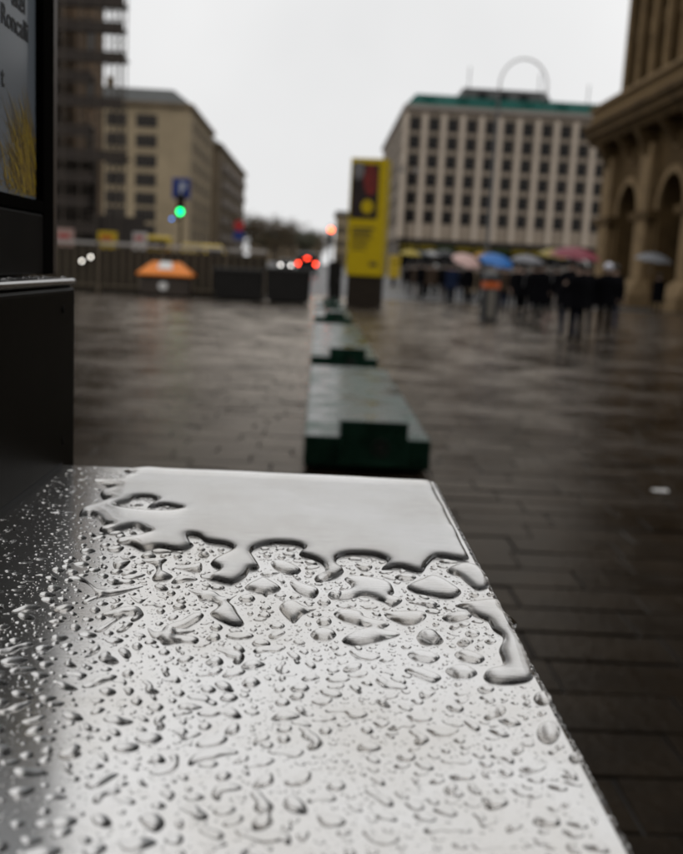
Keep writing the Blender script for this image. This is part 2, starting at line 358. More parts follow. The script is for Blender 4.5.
def water_mesh(name, V, Fq, origin=None):
    me = bpy.data.meshes.new(name); o = np.array([*origin, 0]) if origin is not None else 0
    me.from_pydata((V-o).tolist(), [], Fq.tolist()); me.materials.append(WATER)
    me.polygons.foreach_set('use_smooth', [True]*len(me.polygons)); me.update(); return me
def plate_px(p): return np.array([tuple(at_z(x, y, PLATE_Z))[:2] for x, y in p])
def crop(ox, oy, s, pts): return [(ox+x/s, oy+y/s) for x, y in pts]
C1 = lambda *p: crop(60, 455, 4.879, p); C2 = lambda *p: crop(180, 520, 4.269, p); C3 = lambda *p: crop(320, 530, 4.269, p)
C4 = lambda *p: crop(420, 520, 4.743, p); C5 = lambda *p: crop(60, 540, 4.269, p)
puddle_px = (C1((330,48),(275,85),(310,80),(350,95),(300,110),(262,128),(165,126),(235,155),(262,163),(200,185),(205,212),(240,217),(180,245),(110,268),(95,300),(150,290),(185,310),(210,340),(248,345),(190,365),(230,380),(300,365),(370,352),(415,375),(437,382),(380,400),(275,420),(340,435),(400,465),(480,455),(590,468),(655,442))
  + C2((50,105),(36,70),(75,72),(110,95),(190,108),(222,130),(150,170),(130,190),(165,212),(140,235),(85,238),(120,250),(220,272),(280,245),(300,215),(340,205),(315,160),(305,143),(330,120),(400,103),(490,108),(527,127),(508,150),(570,170),(610,195),(617,225),(572,250),(600,268),(650,245))
  + C3((2,218),(42,216),(102,180),(75,150),(75,125),(120,108),(230,112),(287,137),(263,170),(340,162),(430,182),(460,150),(500,118),(570,125),(640,135)))
pud = plate_px(puddle_px)
EX, EY = XR-.0042, YB-.0040
pud = [p for p in pud if p[1] < EY-.001]
tail = [(EX-.006, pud[-1][1]-.0005), (EX-.0005, pud[-1][1]+.006)]+[(EX+.0003*math.sin(y*90), y) for y in np.linspace(pud[-1][1]+.02, EY-.012, 12)]+[(EX-.001, EY-.003), (EX-.004, EY-.0005)]+[(x, EY+.0004*math.sin(x*70)) for x in np.linspace(EX-.02, pud[0][0]+.02, 14)]
hole_px = C1((275,250),(340,230),(370,212),(430,210),(470,226),(425,258),(500,250),(570,260),(592,269),(520,281),(400,276),(300,263))
pl = smooth_loop(np.array(list(pud)+tail), .0016); hl = smooth_loop(plate_px(hole_px), .0016); KEEP = []
V, Q = drop_geo([pl, hl], .00095, iters=100, keep=KEEP)
po = link_mesh('puddle', water_mesh('puddle', V, Q)); po.location.z = PLATE_Z
tag(po, 'wide flat sheet of water with ragged front edge on the metal top', 'puddle')

OX0, OX1, OY0, OY1, OC = XL+.001, XR, -.02, YB, .0006
occ = np.zeros((int((OX1-OX0)/OC)+2, int((OY1-OY0)/OC)+2), bool)
def mark(loops, gap):
    P = np.concatenate(loops); lo = P.min(0)-gap-OC; hi = P.max(0)+gap+OC
    i0, j0 = np.maximum(((lo-[OX0, OY0])/OC).astype(int), 0); i1 = min(int((hi[0]-OX0)/OC)+1, occ.shape[0]); j1 = min(int((hi[1]-OY0)/OC)+1, occ.shape[1])
    if i1 <= i0 or j1 <= j0: return
    st = 1
    gx, gy = np.meshgrid(OX0+np.arange(i0, i1)*OC, OY0+np.arange(j0, j1)*OC, indexing='ij')
    s, _ = nearest(np.stack([gx.ravel(), gy.ravel()], 1), loops); occ[i0:i1, j0:j1] |= (s > -gap).reshape(gx.shape)
def free(pts):
    i = ((pts[:, 0]-OX0)/OC).astype(int); j = ((pts[:, 1]-OY0)/OC).astype(int)
    if i.min() < 2 or j.min() < 1 or i.max() >= occ.shape[0]-1 or j.max() >= occ.shape[1]-1: return False
    return not occ[i, j].any()
lo, cl, SDG = KEEP
gi = np.clip(((OX0+np.arange(occ.shape[0])*OC-lo[0])/cl).round().astype(int), 0, SDG.shape[0]-1); gj = ((OY0+np.arange(occ.shape[1])*OC-lo[1])/cl).round().astype(int)
occ |= (SDG[gi][:, np.clip(gj, 0, SDG.shape[1]-1)] > -.0013) & ((gj >= 0) & (gj < SDG.shape[1]))[None]
occ[int((EX-OX0)/OC):, :] = True

shaped = [   # outline in the photo, label
 (C2((388,182),(420,176),(470,188),(517,214),(492,232),(440,224),(400,207)), 'oval water drop with dark front rim in the dry bay under the puddle edge'),
 (C2((468,266),(500,266),(550,284),(592,300),(580,330),(540,327),(490,302)), 'plump bean-shaped water drop just in front of the oval drop in the bay'),
 (C2((275,290),(330,256),(350,246),(392,265),(432,295),(382,315),(368,330),(338,311)), 'diamond-shaped water drop in front of the puddle middle tongue'),
 (C2((423,370),(455,349),(500,354),(540,377),(582,380),(530,402),(490,440),(464,427),(433,396)), 'heart-shaped water drop with a pointed tail toward the table edge'),
 (C2((35,298),(90,305),(150,312),(190,335),(242,320),(212,348),(235,375),(250,402),(274,447),(215,449),(130,405),(152,382),(160,360),(120,340),(85,346),(70,320)), 'branching water drop shaped like a bent glove below the puddle tongue'),
 (C5((375,375),(420,400),(450,370),(510,350),(560,320),(612,317),(600,342),(530,380),(490,385),(577,386),(540,398),(490,410),(587,420),(580,442),(520,435),(440,446),(420,422),(388,412)), 'long crooked water drop trailing to the left of the glove-shaped one'),
 (C3((148,150),(178,146),(223,155),(210,172),(180,174)), 'small bowl-shaped water drop tucked inside the second dry bay'),
 (C3((105,208),(180,203),(290,224),(317,265),(303,285),(352,300),(310,328),(260,302),(190,282),(110,297),(50,288),(38,270),(110,262),(132,240)), 'big four-armed splayed water drop below the second dry bay'),
 (C3((368,246),(430,214),(480,196),(530,213),(580,244),(604,268),(570,290),(500,287),(430,274)), 'largest smooth lens-shaped water drop before the puddle near the corner'),
 (C3((318,202),(365,190),(412,203),(370,216)), 'thin sliver of water touching the front of the puddle edge'),
 (C3((58,360),(100,344),(160,349),(182,358),(202,380),(270,394),(297,405),(262,428),(342,445),(280,466),(170,492),(92,476),(140,440),(205,420),(180,406),(110,391)), 'zigzag S-shaped water drop in the middle of the metal top'),
 (C3((273,360),(340,353),(442,354),(448,380),(390,407),(320,389)), 'flat hexagonal water drop right of the zigzag drop'),
 (C3((423,442),(450,428),(500,443),(528,475),(500,489),(438,471)), 'fat pear-shaped water drop beneath the lens-shaped drop'),
 (C3((378,310),(430,306),(470,308),(514,325),(480,332),(440,319)), 'wavy thin water drop just below the lens-shaped drop'),
 (C4((123,240),(190,210),(250,213),(292,235),(327,285),(323,324),(270,332),(228,306),(180,266)), 'tongue-shaped water drop beside the edge rim under the puddle corner'),
 (C4((168,405),(300,383),(370,383),(402,438),(460,490),(452,525),(487,590),(522,690),(537,750),(480,774),(370,777),(303,756),(318,713),(390,690),(374,620),(392,560),(345,522),(320,482),(280,464),(240,446),(213,419)), 'long hooked water drop running down along the right edge of the metal top'),
 (C4((103,466),(130,450),(200,438),(247,455),(200,477),(140,480)), 'low oval water drop left of the long hooked drop head'),
 (C4((163,640),(210,620),(302,650),(291,675),(220,672)), 'lens-shaped water drop left of the hooked drop stem'),
 (C4((123,710),(200,688),(272,725),(240,747),(170,750),(133,732)), 'wide oval water drop left of the hooked drop foot'),
 (C4((-60,640),(-20,622),(40,630),(95,650),(60,675),(-10,668)), 'broad water drop in front of the pear-shaped drop'),
 (C4((-75,715),(-20,700),(60,728),(103,750),(60,770),(0,747)), 'slanting oval water drop two rows in front of the pear-shaped drop'),
 (C5((228,95),(265,94),(302,91),(270,120),(233,122)), 'boat-shaped water drop near the left end of the puddle'),
 (C5((348,87),(400,84),(457,84),(437,105),(442,135),(483,158),(440,172),(400,174),(393,160),(411,130),(393,101)), 'hourglass-shaped water drop below the left end of the puddle'),
 (C5((488,118),(560,111),(600,97),(608,120),(596,137),(530,126)), 'flag-shaped water drop right of the hourglass drop'),
 (C5((33,160),(100,164),(170,213),(240,214),(357,197),(300,216),(240,232),(180,242),(120,272),(93,265),(150,236),(120,190),(70,171)), 'long sprawling water drop with thin arms near the dark display'),
 (C5((178,317),(235,300),(215,283),(272,268),(252,294),(330,288),(358,320),(320,347),(300,341),(320,321),(280,323),(230,356),(190,387),(143,391),(190,364),(230,331)), 'curled crab-shaped water drop left of the crooked drop'),
 (C5((298,240),(345,257),(382,239),(350,267),(325,264)), 'V-shaped thin water drop above the crab-shaped drop'),
 (C5((98,443),(135,464),(162,444),(174,465),(150,487),(103,502),(130,475)), 'Y-shaped water drop at the lower left of the crab-shaped drop'),
 (C5((268,159),(365,147),(330,162),(280,166)), 'straight thin streak of water beside the hourglass drop'),
 (C5((203,37),(272,31),(255,50),(215,48)), 'small oval water drop right under the puddle left end'),
]
def ell(cx, cy, rx, ry, n=8):
    return [(cx+rx*math.cos(2*math.pi*k/n), cy+ry*math.sin(2*math.pi*k/n)) for k in range(n)]
shaped_small = [C2(*ell(*e)) for e in ((285,337,37,13),(615,352,30,12),(615,435,34,17),(660,322,30,16),(365,375,26,7),(360,408,29,9),(415,453,34,9),(612,490,56,24),(155,460,29,11),(107,150,19,11),(372,153,19,7),(433,160,19,7),(555,227,21,8),(255,495,62,10),(547,445,15,9),(300,400,14,8),(175,128,16,6))]
shaped_small += [C4(*ell(*e)) for e in ((248,540,36,16),(205,585,32,14),(312,803,42,17),(255,355,26,11),(282,603,23,11),(335,352,21,8),(75,495,18,9),(50,405,30,10),(180,780,20,9))]
shaped_small += [crop(350, 450, 2.051, ell(*e)) for e in ((395,510,19,14),(407,580,25,23),(463,632,15,11),(160,385,24,16),(240,392,14,6))]
shaped_small += [C5(*ell(*e)) for e in ((110,78,22,8),(185,155,24,8),(475,228,20,9),(430,305,20,9),(510,285,30,9),(65,375,26,14),(330,455,24,14),(150,300,24,12),(445,480,26,9),(610,65,22,10))]
DROPS = []         # (V, Q, centre, area, label)
def add_shape(loop, label, cell=.00062):
    c = loop.mean(0); mark([loop[::2] if len(loop) > 40 else loop], .0011)
    V, Q = drop_geo([loop], cell); e = loop-c
    DROPS.append((V, Q, c, float(abs(np.cross(e, np.roll(e, -1, 0)).sum())/2), label))
for p, lab in shaped: add_shape(smooth_loop(plate_px(p), .0007), lab)
for p in shaped_small: add_shape(smooth_loop(plate_px(p), .0006), None)

def rand_outline(c, r, kind):
    if kind == 0:                                   # rounded, a little lopsided
        n = 9; ph = rng.uniform(0, 7); a = rng.uniform(0, .32); e = rng.uniform(1, 1.5); th = rng.normal(0, .5); P = []
        for k in range(n):
            t = 2*math.pi*k/n; q = r*(1+a*math.cos(2*t+ph)*.6+a*.5*math.cos(3*t+2*ph)+rng.normal(0, .07))
            x, y = q*math.cos(t)*e, q*math.sin(t)/e; P.append((c[0]+x*math.cos(th)-y*math.sin(th), c[1]+x*math.sin(th)+y*math.cos(th)))
        return smooth_loop(P, r*.28)
    n = int(rng.integers(4, 7)) if kind == 1 else 3   # a bent streak, fat in places
    th = rng.normal(0, .55)+(math.pi if rng.uniform() < .5 else 0); pts = [np.array(c, float)]; rad = []
    for k in range(n-1): th += rng.normal(0, .65); pts.append(pts[-1]+r*rng.uniform(.75, 1.15)*np.array([math.cos(th), math.sin(th)]))
    pts = np.array(pts); pts -= pts.mean(0)-np.array(c); rad = [r*rng.uniform(.32, .82) for _ in range(n)]; rad[0] *= .7; rad[-1] *= .7
    Lf, Rt = [], []
    for k in range(n):
        d = pts[min(k+1, n-1)]-pts[max(k-1, 0)]; d /= np.linalg.norm(d)+1e-12; nn = np.array([-d[1], d[0]])
        Lf.append(pts[k]+nn*rad[k]); Rt.append(pts[k]-nn*rad[k])
        if k == n-1: endp = pts[k]+d*rad[k]
        if k == 0: startp = pts[k]-d*rad[k]
    return smooth_loop([startp]+Rt+[endp]+Lf[::-1], r*.25)
def place(n, rfun, gap, y0=.0, y1=YB-.006, kinds=(0, 1, 2), probs=(.45, .35, .2), tries=5):
    for _ in range(n):
        for _t in range(tries):
            c = (rng.uniform(XL+.006, EX-.003), y0+(y1-y0)*rng.uniform(0, 1)); r = rfun(c[1])*(1 if c[0] > -.145 else .55)
            if not free(np.array([c])) or (c[0] < -.165 and rng.uniform() < .6): continue
            Lp = rand_outline(c, r, int(rng.choice(kinds, p=probs)))
            if free(Lp): break
        else: continue
        mark([Lp], gap); cell = max(.00040, min(.0007, r*.26))
        V, Q = drop_geo([Lp], cell, iters=45); e = Lp-Lp.mean(0); V[:, 2] *= 1 if c[0] > -.145 else .55
        DROPS.append((V, Q, Lp.mean(0), float(abs(np.cross(e, np.roll(e, -1, 0)).sum())/2), None))
ramp = lambda y, a, b: a+(b-a)*min(1, max(0, (y-.27)/.28))
place(250, lambda y: ramp(y, .0040, .0046)*rng.uniform(.7, 1.15), .0011, y0=.2, tries=18, probs=(.28, .5, .22))
place(800, lambda y: ramp(y, .0026, .0029)*rng.uniform(.7, 1.25), .0009, y0=.18, tries=16, probs=(.4, .4, .2))
place(950, lambda y: ramp(y, .0015, .0015)*rng.uniform(.7, 1.25), .0007, y0=.16, kinds=(0, 2), probs=(.7, .3), tries=12)
DROPS.sort(key=lambda d: (d[4] is None, -d[3]))
loose = [];  # the finer drops, one mass
for k, (V, Q, c, A, lab) in enumerate(DROPS):
    if k < 290:
        o = link_mesh('water_drop', water_mesh('water_drop', V, Q, c)); o.location = (c[0], c[1], PLATE_Z)
        if lab: tag(o, lab, 'water drop', 'large odd-shaped water drops on the metal top')
        else: tag(o, 'small beaded water drop among many alike on the wet metal top', 'water drop', 'small rounded water drops on the metal top')
    else: loose.append((V, Q))
# fine spray: low caps between the larger drops
def caps(c, r, asp=.58, n=8):
    ph = rng.uniform(0, 7); e = rng.uniform(.85, 1.2); t = np.arange(n)*2*math.pi/n+ph; V = [(c[0], c[1], r*asp)]
    for q in (.55, .85, 1.0):
        hh = asp*r*math.sqrt(max(0, 1-q*q))-(.00003 if q == 1 else 0)
        V += [(c[0]+r*q*e*math.cos(a), c[1]+r*q/e*math.sin(a), hh) for a in t]
    Qs = [(0, 1+k, 1+(k+1) % n) for k in range(n)]+[(1+i*n+k, 1+(i+1)*n+k, 1+(i+1)*n+(k+1) % n, 1+i*n+(k+1) % n) for i in (0, 1) for k in range(n)]
    return V, Qs
sp = MB()
for V, Q in loose: sp.add(V.tolist(), Q.tolist())
tiny = 0
for _ in range(30000):
    c = (rng.uniform(XL+.003, EX-.001), rng.uniform(.12, YB-.004)); r = .00026+.0006*rng.uniform()**2.2
    t = np.arange(6)*math.pi/3; pts = np.array([[c[0]+1.25*r*math.cos(a), c[1]+1.25*r*math.sin(a)] for a in t]+[c])
    if not free(pts) or (c[0] < -.15 and rng.uniform() < .8): continue
    i, j = int((c[0]-OX0)/OC), int((c[1]-OY0)/OC); q = max(0, int(r/OC)); occ[i-q:i+q+1, j-q:j+q+1] = True
    sp.add(*caps(c, r, .58 if c[0] > -.15 else .3)); tiny += 1
for _ in range(900):                                 # beads clinging to the edge rim
    y = rng.uniform(.2, YB-.004); r = rng.uniform(.0004, .0015); Vc, Qc = caps((0, 0), r, .7)
    a = rng.uniform(.5, 1.57); cx, cz = XR-.0022+.0022*math.sin(a), -.0022+.0022*math.cos(a)
    sp.add([(cx+x*math.cos(a)+z*math.sin(a), y+yy, cz-x*math.sin(a)+z*math.cos(a)) for x, yy, z in Vc], Qc)
me = bpy.data.meshes.new('fine_droplets'); me.from_pydata(sp.v, [], sp.f); me.materials.append(WATER); me.polygons.foreach_set('use_smooth', [True]*len(me.polygons)); me.update()
so = link_mesh('fine_droplets', me); so.location.z = PLATE_Z
tag(so, 'countless fine droplets spread between the larger drops on the metal top', 'droplets', kind='stuff')
sb = MB()                                            # drops on the black box beside it
for _ in range(120):
    c = (XL-.006-rng.uniform(0, .026), rng.uniform(.3, .835)); sb.add(*caps(c, rng.uniform(.0006, .0022)))
me = bpy.data.meshes.new('ledge_droplets'); me.from_pydata(sb.v, [], sb.f); me.materials.append(WATER); me.polygons.foreach_set('use_smooth', [True]*len(me.polygons)); me.update()
lo_ = link_mesh('ledge_droplets', me); lo_.location.z = BT+.003; tag(lo_, 'fine droplets along the narrow ledge of the black display box', 'droplets', kind='stuff')

# ------------------------------------------------------------------ row of low green barrier slabs
GZ = .245; GX0, GX1 = -.052, .828
ord_ = ['nearest', 'second', 'third', 'fourth', 'fifth']
for k, (y0, y1) in enumerate(((6.46, 11.2), (12.35, 19.6), (22.2, 26.2), (27.6, 30.5), (31.4, 33.2))):
    b = thing('green_barrier', (0, y0, 0), ['nearest dark green slab of the low barrier row, right behind the metal top', 'second green slab of the low barrier row counted from the metal top', 'third green slab of the low barrier row counted from the metal top', 'fourth green slab of the barrier row, small and far', 'farthest green slab of the barrier row, beside the yellow pillar'][k], 'barrier', 'low green barrier slabs in a row')
    dx = -.006*k*2; ln = y1-y0
    MB().box(GX0+dx, GX1+dx, 0, ln, .03, GZ).build('slab', GREEN, b, bevel=.012)
    MB().box(GX0+dx+.06, GX1+dx-.06, .05, ln-.05, 0, .03).build('foot', RUBBER, b)
    rb = MB().box(.19+dx, .66+dx, -.05, .40, .05, GZ+.125).build('raised_block', GREEN, b, bevel=.01)
    e = MB(); e.lathe([(.062, -.004), (.062, .004), (.05, .004), (.05, -.004)], 24, caps=False); e.lathe([(.03, -.004), (.03, .004)], 5)
    em = e.build('emblem', mat('emblem_grey', (.03, .03, .026), .5), rb); em.rotation_euler = (R(90), 0, 0); em.location = (.475+dx, -.054, .19)

# ------------------------------------------------------------------ yellow poster pillar
yp = thing('poster_pillar', (0, 0, 0), 'tall yellow advertising pillar with dark red picture, left of the crowd', 'pillar')
PY = 34.5; a, b = at_y(345, 276, PY), at_y(380, 276, PY); zt = at_y(368, 158, PY).z; zb = at_y(365, 276, PY).z
pcx = (a.x+b.x)/2+.02; yp.location = (pcx, PY, 0); yp.rotation_euler = (0, 0, R(-13)); W2 = (b.x-a.x)/2+.02
MB().box(-W2+.05, W2-.05, .05, .9, 0, zb).build('base', mat('pillar_base', (.022, .016, .011), .6, var=.2, spec=.15), yp, bevel=.01)
MB().box(-W2, W2, 0, .95, zb+.003, zt).build('case', YELLOW, yp, bevel=.02)
zc = zb+(zt-zb)*.49
pp = MB().box(-W2+.05, W2-.26, -.012, -.001, zc, zt-.2).build('picture', mat('picture_dark', (.02, .012, .012), .4, var=.5, scale=2), yp)
s = MB(); s.prism(ell(.10, zc+1.35, .26, .55, 14), 'y', -.016, -.0125); s.build('picture_shape', mat('picture_red', (.16, .012, .008), .5, var=.5, scale=3), pp)
s = MB(); s.prism(ell(-.36, zc+1.65, .2, .32, 12), 'y', -.016, -.0125); s.build('picture_shape', mat('picture_grey', (.14, .13, .13), .5, var=.5, scale=3), pp)
s = MB(); s.prism(ell(.02, zc+.42, .22, .24, 20), 'y', -.02, -.0165); s.build('picture_badge', YELLOW, pp)
for k, (q, l, hh) in enumerate(((.30, .95, .10), (.46, .8, .10), (.62, .9, .06), (.76, .7, .06), (.9, .75, .05), (1.04, .6, .05), (1.5, .25, .16))):
    x0 = -W2+.16 if k < 6 else W2-.45
    MB().box(x0, x0+l*(W2*1.3) if k < 6 else x0+.28, -.010, -.001, zc-q-hh, zc-q).build('print_line', mat('print_dark_olive', (.07, .05, .008), .6), yp)
# yellow box on a post beside it, dark cabinet behind the barrier row
ybp = at_z(393, 289, 0); yb = thing('post_box', ybp, 'small yellow box on a dark post right of the yellow pillar', 'box')
yb.scale = (1.5, 1.5, 1.45); MB().box(-.27, .27, -.18, .18, .55, 1.62).build('case', YELLOW2, yb, bevel=.05); MB().box(-.29, .29, -.2, .2, 1.62, 1.70).build('lid', YELLOW2, yb, bevel=.02)
MB().box(-.09, .09, -.08, .08, 0, .55).build('post', BLACK_METAL, yb); MB().box(-.16, .16, -.185, -.181, 1.3, 1.36).build('slot', BLACK_METAL, yb)
cbp = at_z(334, 303, 0); cb = thing('utility_cabinet', (cbp.x, cbp.y, 0), 'dark utility cabinet standing behind the green barrier row', 'cabinet')
MB().box(-.26, .26, 0, .5, .08, 1.55).build('body', GREYBOX, cb, bevel=.015); MB().box(-.29, .29, -.03, .53, 1.551, 1.62).build('lid', GREYBOX, cb, bevel=.01); MB().box(-.24, .24, .02, .48, 0, .08).build('plinth', BLACK_METAL, cb); MB().box(.16, .19, -.02, -.001, .8, .95).build('handle', STEEL_GREY, cb)

# ------------------------------------------------------------------ slatted fence, boxes, grit bin
FY = 37.3
fz = at_y(150, 244, FY).z
fe = thing('slat_fence', (0, FY, 0), 'brown metal fence of upright slats across the far side of the square', 'fence')
x0, x1 = at_y(-30, 270, FY).x, at_y(266, 270, FY).x
MB().box(x0, x1, -.05, .05, fz-.12, fz).build('top_rail', mat('rail_top', (.38, .36, .34), .4, var=.15), fe); MB().box(x0, x1, -.04, .04, .18, .26).build('bottom_rail', RAIL, fe)
slat = MB().box(-.045, .045, -.02, .02, .261, fz-.121).mesh('slat', RAIL)
post = MB().box(-.06, .06, -.07, .07, 0, fz+.02).mesh('post', RAIL)
n = int((x1-x0)/.3)
for k in range(n+1):
    o = link_mesh('post' if k % 8 == 0 else 'slat', post if k % 8 == 0 else slat, None, fe); o.location = (x0+k*(x1-x0)/n, .0 if k % 8 else .001, 0)
MB().box(x0, x1, .3, .36, .0, fz-.25).build('backing_panel', mat('kick', (.026, .022, .017), .8, var=.3, scale=1, spec=.1), fe)
for k, (xa, xb, lab) in enumerate(((213, 262, 'dark grey concrete trough before the fence, next to the grit bin'), (265, 310, 'dark grey concrete trough at the right end of the fence'))):
    p0, p1 = at_y(xa, 301, 35.2), at_y(xb, 302, 35.2); zt_ = at_y(xa, 267, 35.2).z
    t = thing('trough', ((p0.x+p1.x)/2, 35.2, 0), lab, 'trough', 'concrete troughs before the fence'); hw = (p1.x-p0.x)/2
    MB().prism([(-hw*.97, .05), (hw*.97, .05), (hw, zt_-.12), (-hw, zt_-.12)], 'y', 0, .8).build('body', GREYBOX, t, bevel=.02)
    MB().box(-hw-.03, hw+.03, -.04, .84, zt_-.119, zt_).build('rim', mat('rim_grey', (.04, .038, .036), .5, var=.2, spec=.2), t, bevel=.02)
    MB().box(-hw*.8, hw*.8, .1, .7, 0, .05).build('foot', BLACK_METAL, t)
g0, g1 = at_y(139, 292, 35.9), at_y(194, 294, 35.9); gw = (g1.x-g0.x)/2; zl = at_y(166, 275.5, 35.9).z; zr = at_y(166, 262, 35.9).z
gb = thing('grit_bin', ((g0.x+g1.x)/2, 35.9, 0), 'grit bin with bright orange sloping lid in front of the fence', 'grit bin')
MB().prism([(-gw*.86, .04), (gw*.86, .04), (gw*.92, zl-.02), (-gw*.92, zl-.02)], 'y', -.5, .5).build('body', mat('bin_brown', (.05, .038, .03), .5, var=.2), gb, bevel=.03)
lid = MB().add([(-gw,-.6,zl-.02),(gw,-.6,zl-.02),(gw,.6,zl-.02),(-gw,.6,zl-.02),(-gw,-.6,zl+.06),(gw,-.6,zl+.06),(gw,.6,zl+.06),(-gw,.6,zl+.06),(-gw*.5,-.25,zr),(gw*.5,-.25,zr),(gw*.5,.25,zr),(-gw*.5,.25,zr)],
   [(0,1,2,3),(0,1,5,4),(1,2,6,5),(2,3,7,6),(3,0,4,7),(4,5,9,8),(5,6,10,9),(6,7,11,10),(7,4,8,11),(8,9,10,11)]).build('lid', ORANGE, gb, bevel=.03)
u = Vector((0, .35, zr-zl-.06)).normalized()
st = MB().add([(-.28,-.57+.35*.25,zl+.06+(zr-zl-.06)*.25+.075),(.28,-.57+.35*.25,zl+.06+(zr-zl-.06)*.25+.075),(.2,-.57+.35*.85,zl+.06+(zr-zl-.06)*.85+.075),(-.2,-.57+.35*.85,zl+.06+(zr-zl-.06)*.85+.075)], [(0,1,2,3)]).build('lid_patch', WHITE, lid)  # white patch on the front slope of the lid
MB().prism(ell(-.06, zl*.5, .17, .15, 14), 'y', -.512, -.505).build('label_plate', WHITE, gb)
MB().box(-gw*.7, gw*.7, -.4, .4, 0, .04).build('foot', BLACK_METAL, gb)
for px, py, lab in ((82, 261, 'left of two small white lamps on the fence by the display'), (91, 257, 'right of two small white lamps on the fence by the display')):
    p = at_y(px, py, FY-.16); wl = thing('warning_lamp', p, lab, 'lamp', 'white lamps on the fence')
    MB().lathe([(.055, -.05), (.06, .05)], 14).build('housing', BLACK_METAL, wl).rotation_euler = (R(90), 0, 0)
    e = MB().lathe([(.045, 0), (.04, .02), (.02, .03)], 14).build('lens', mat('lamp_soft', (.6, .6, .55), .4, emit=(1, .95, .85), estr=7), wl); e.rotation_euler = (R(90), 0, 0); e.location = (0, -.051, 0)
    MB().box(-.02, .02, .05, .16, -.02, .02).build('bracket', BLACK_METAL, wl)

# ------------------------------------------------------------------ vehicles
def vehicle(name, loc, rz, label, cat, paint, kind='van', group=None, tail=False, head=False, scale=1.0):
    """built along +x (front), centred, wheels on z = 0"""
    v = thing(name, loc, label, cat, group, rz); v.scale = (scale,)*3
    if kind == 'van': prof = [(-2.5,.35),(2.45,.35),(2.5,.8),(2.35,1.1),(1.75,1.25),(1.15,2.0),(.85,2.2),(-2.4,2.25),(-2.5,2.1)]; hw = .95
    else: prof = [(-2.1,.35),(2.1,.35),(2.15,.62),(2.0,.82),(1.0,.95),(.35,1.4),(-.9,1.45),(-1.7,1.0),(-2.1,.95),(-2.15,.6)]; hw = .86
    bd = MB().prism(prof, 'y', -hw, hw).build('body', paint, v, bevel=.06)
    for sx in (-1.55 if kind == 'van' else -1.3, 1.5 if kind == 'van' else 1.35):
        for sy in (-1, 1):
            wh = MB().lathe([(.2,-.1),(.33,-.11),(.35,-.05),(.35,.05),(.33,.11),(.2,.1)], 18).build('wheel', RUBBER, v, smooth=False); wh.rotation_euler = (R(90), 0, 0); wh.location = (sx, sy*(hw-.06), .35)
            rm_ = MB().lathe([(.19,-.115),(.19,.115)], 14).build('rim', STEEL_GREY, wh)
    if kind == 'van':
        for sy in (-1, 1):
            MB().prism([(1.62,1.3),(1.12,1.92),(.55,1.98),(.55,1.3)], 'y', sy*(hw+.004), sy*(hw-.05)).build('window', GLASS_DARK, v)
        MB().box(-2.512, -2.45, -.72, .72, 1.35, 1.95).build('window', GLASS_DARK, v)
        ws = MB().add([(1.80,-.8,1.27),(1.80,.8,1.27),(1.20,.72,2.02),(1.20,-.72,2.02)], [(0,1,2,3)]).build('windscreen', GLASS_DARK, v)
    else:
        for sy in (-1, 1):
            MB().prism([(.85,.98),(.3,1.34),(-.85,1.38),(-1.45,1.03)], 'y', sy*(hw+.004), sy*(hw-.05)).build('window', GLASS_DARK, v)
        MB().add([(1.06,-.74,.97),(1.06,.74,.97),(.42,.66,1.4),(.42,-.66,1.4)], [(0,1,2,3)]).build('windscreen', GLASS_DARK, v)
    zl_, xb, xf = (1.18, -2.53, 2.47) if kind == 'van' else (.85, -2.16, 2.1)
    for sy in (-1, 1):
        MB().box(xb, xb+.05, sy*hw*.86-.09, sy*hw*.86+.09, zl_-.13, zl_+.13).build('tail_light', E_RED if tail else RED_SIGN, v)
        q = MB().lathe([(.11, -.02), (.10, .03)], 14).build('headlight', E_WHITE if head else WHITE, v); q.rotation_euler = (0, R(90), 0); q.location = (xf+.02, sy*hw*.72, .86 if kind == 'van' else .68)
    if tail: MB().box(xb+.0, xb+.05, -.16, .16, 1.62, 1.74).build('brake_light', E_RED, v)
    MB().box(xb-.05, xb+.12, -hw+.03, hw-.03, .38, .58).build('bumper', BLACK_METAL, v)
    return v
def road_z(y): return -.012+max(0, (y-46))/234*1.912
PAINT_D = mat('car_dark', (.02, .02, .022), .25, coat=.6); PAINT_Y = mat('car_yellow', (.46, .32, .012), .4, coat=.3); PAINT_W = mat('car_white', (.42, .39, .37), .35, coat=.4); PAINT_R = mat('car_pink', (.34, .22, .19), .5)
p = at_y(307, 263, 90); vehicle('van', (p.x, 92.5, road_z(92)), R(90), 'dark van driving away with red tail lights lit', 'van', PAINT_D, 'van', tail=True)
p = at_y(286, 260, 118); vehicle('car', (p.x, 120, road_z(120)), R(-90), 'dark oncoming car with white headlights lit', 'car', PAINT_D, 'car', head=True)
for px, d, paint, lab, rz, sc in ((158, 86, PAINT_Y, 'yellow van behind the fence below the green traffic light', 90, 1.3), (206, 88, PAINT_Y, 'yellow van behind the fence, parked askew near the troughs', -60, 1.12)):
    p = at_y(px, 250, d); vehicle('van', (p.x, d, road_z(d)), R(rz+6), lab, 'van', paint, 'van', 'vans behind the fence', scale=sc)
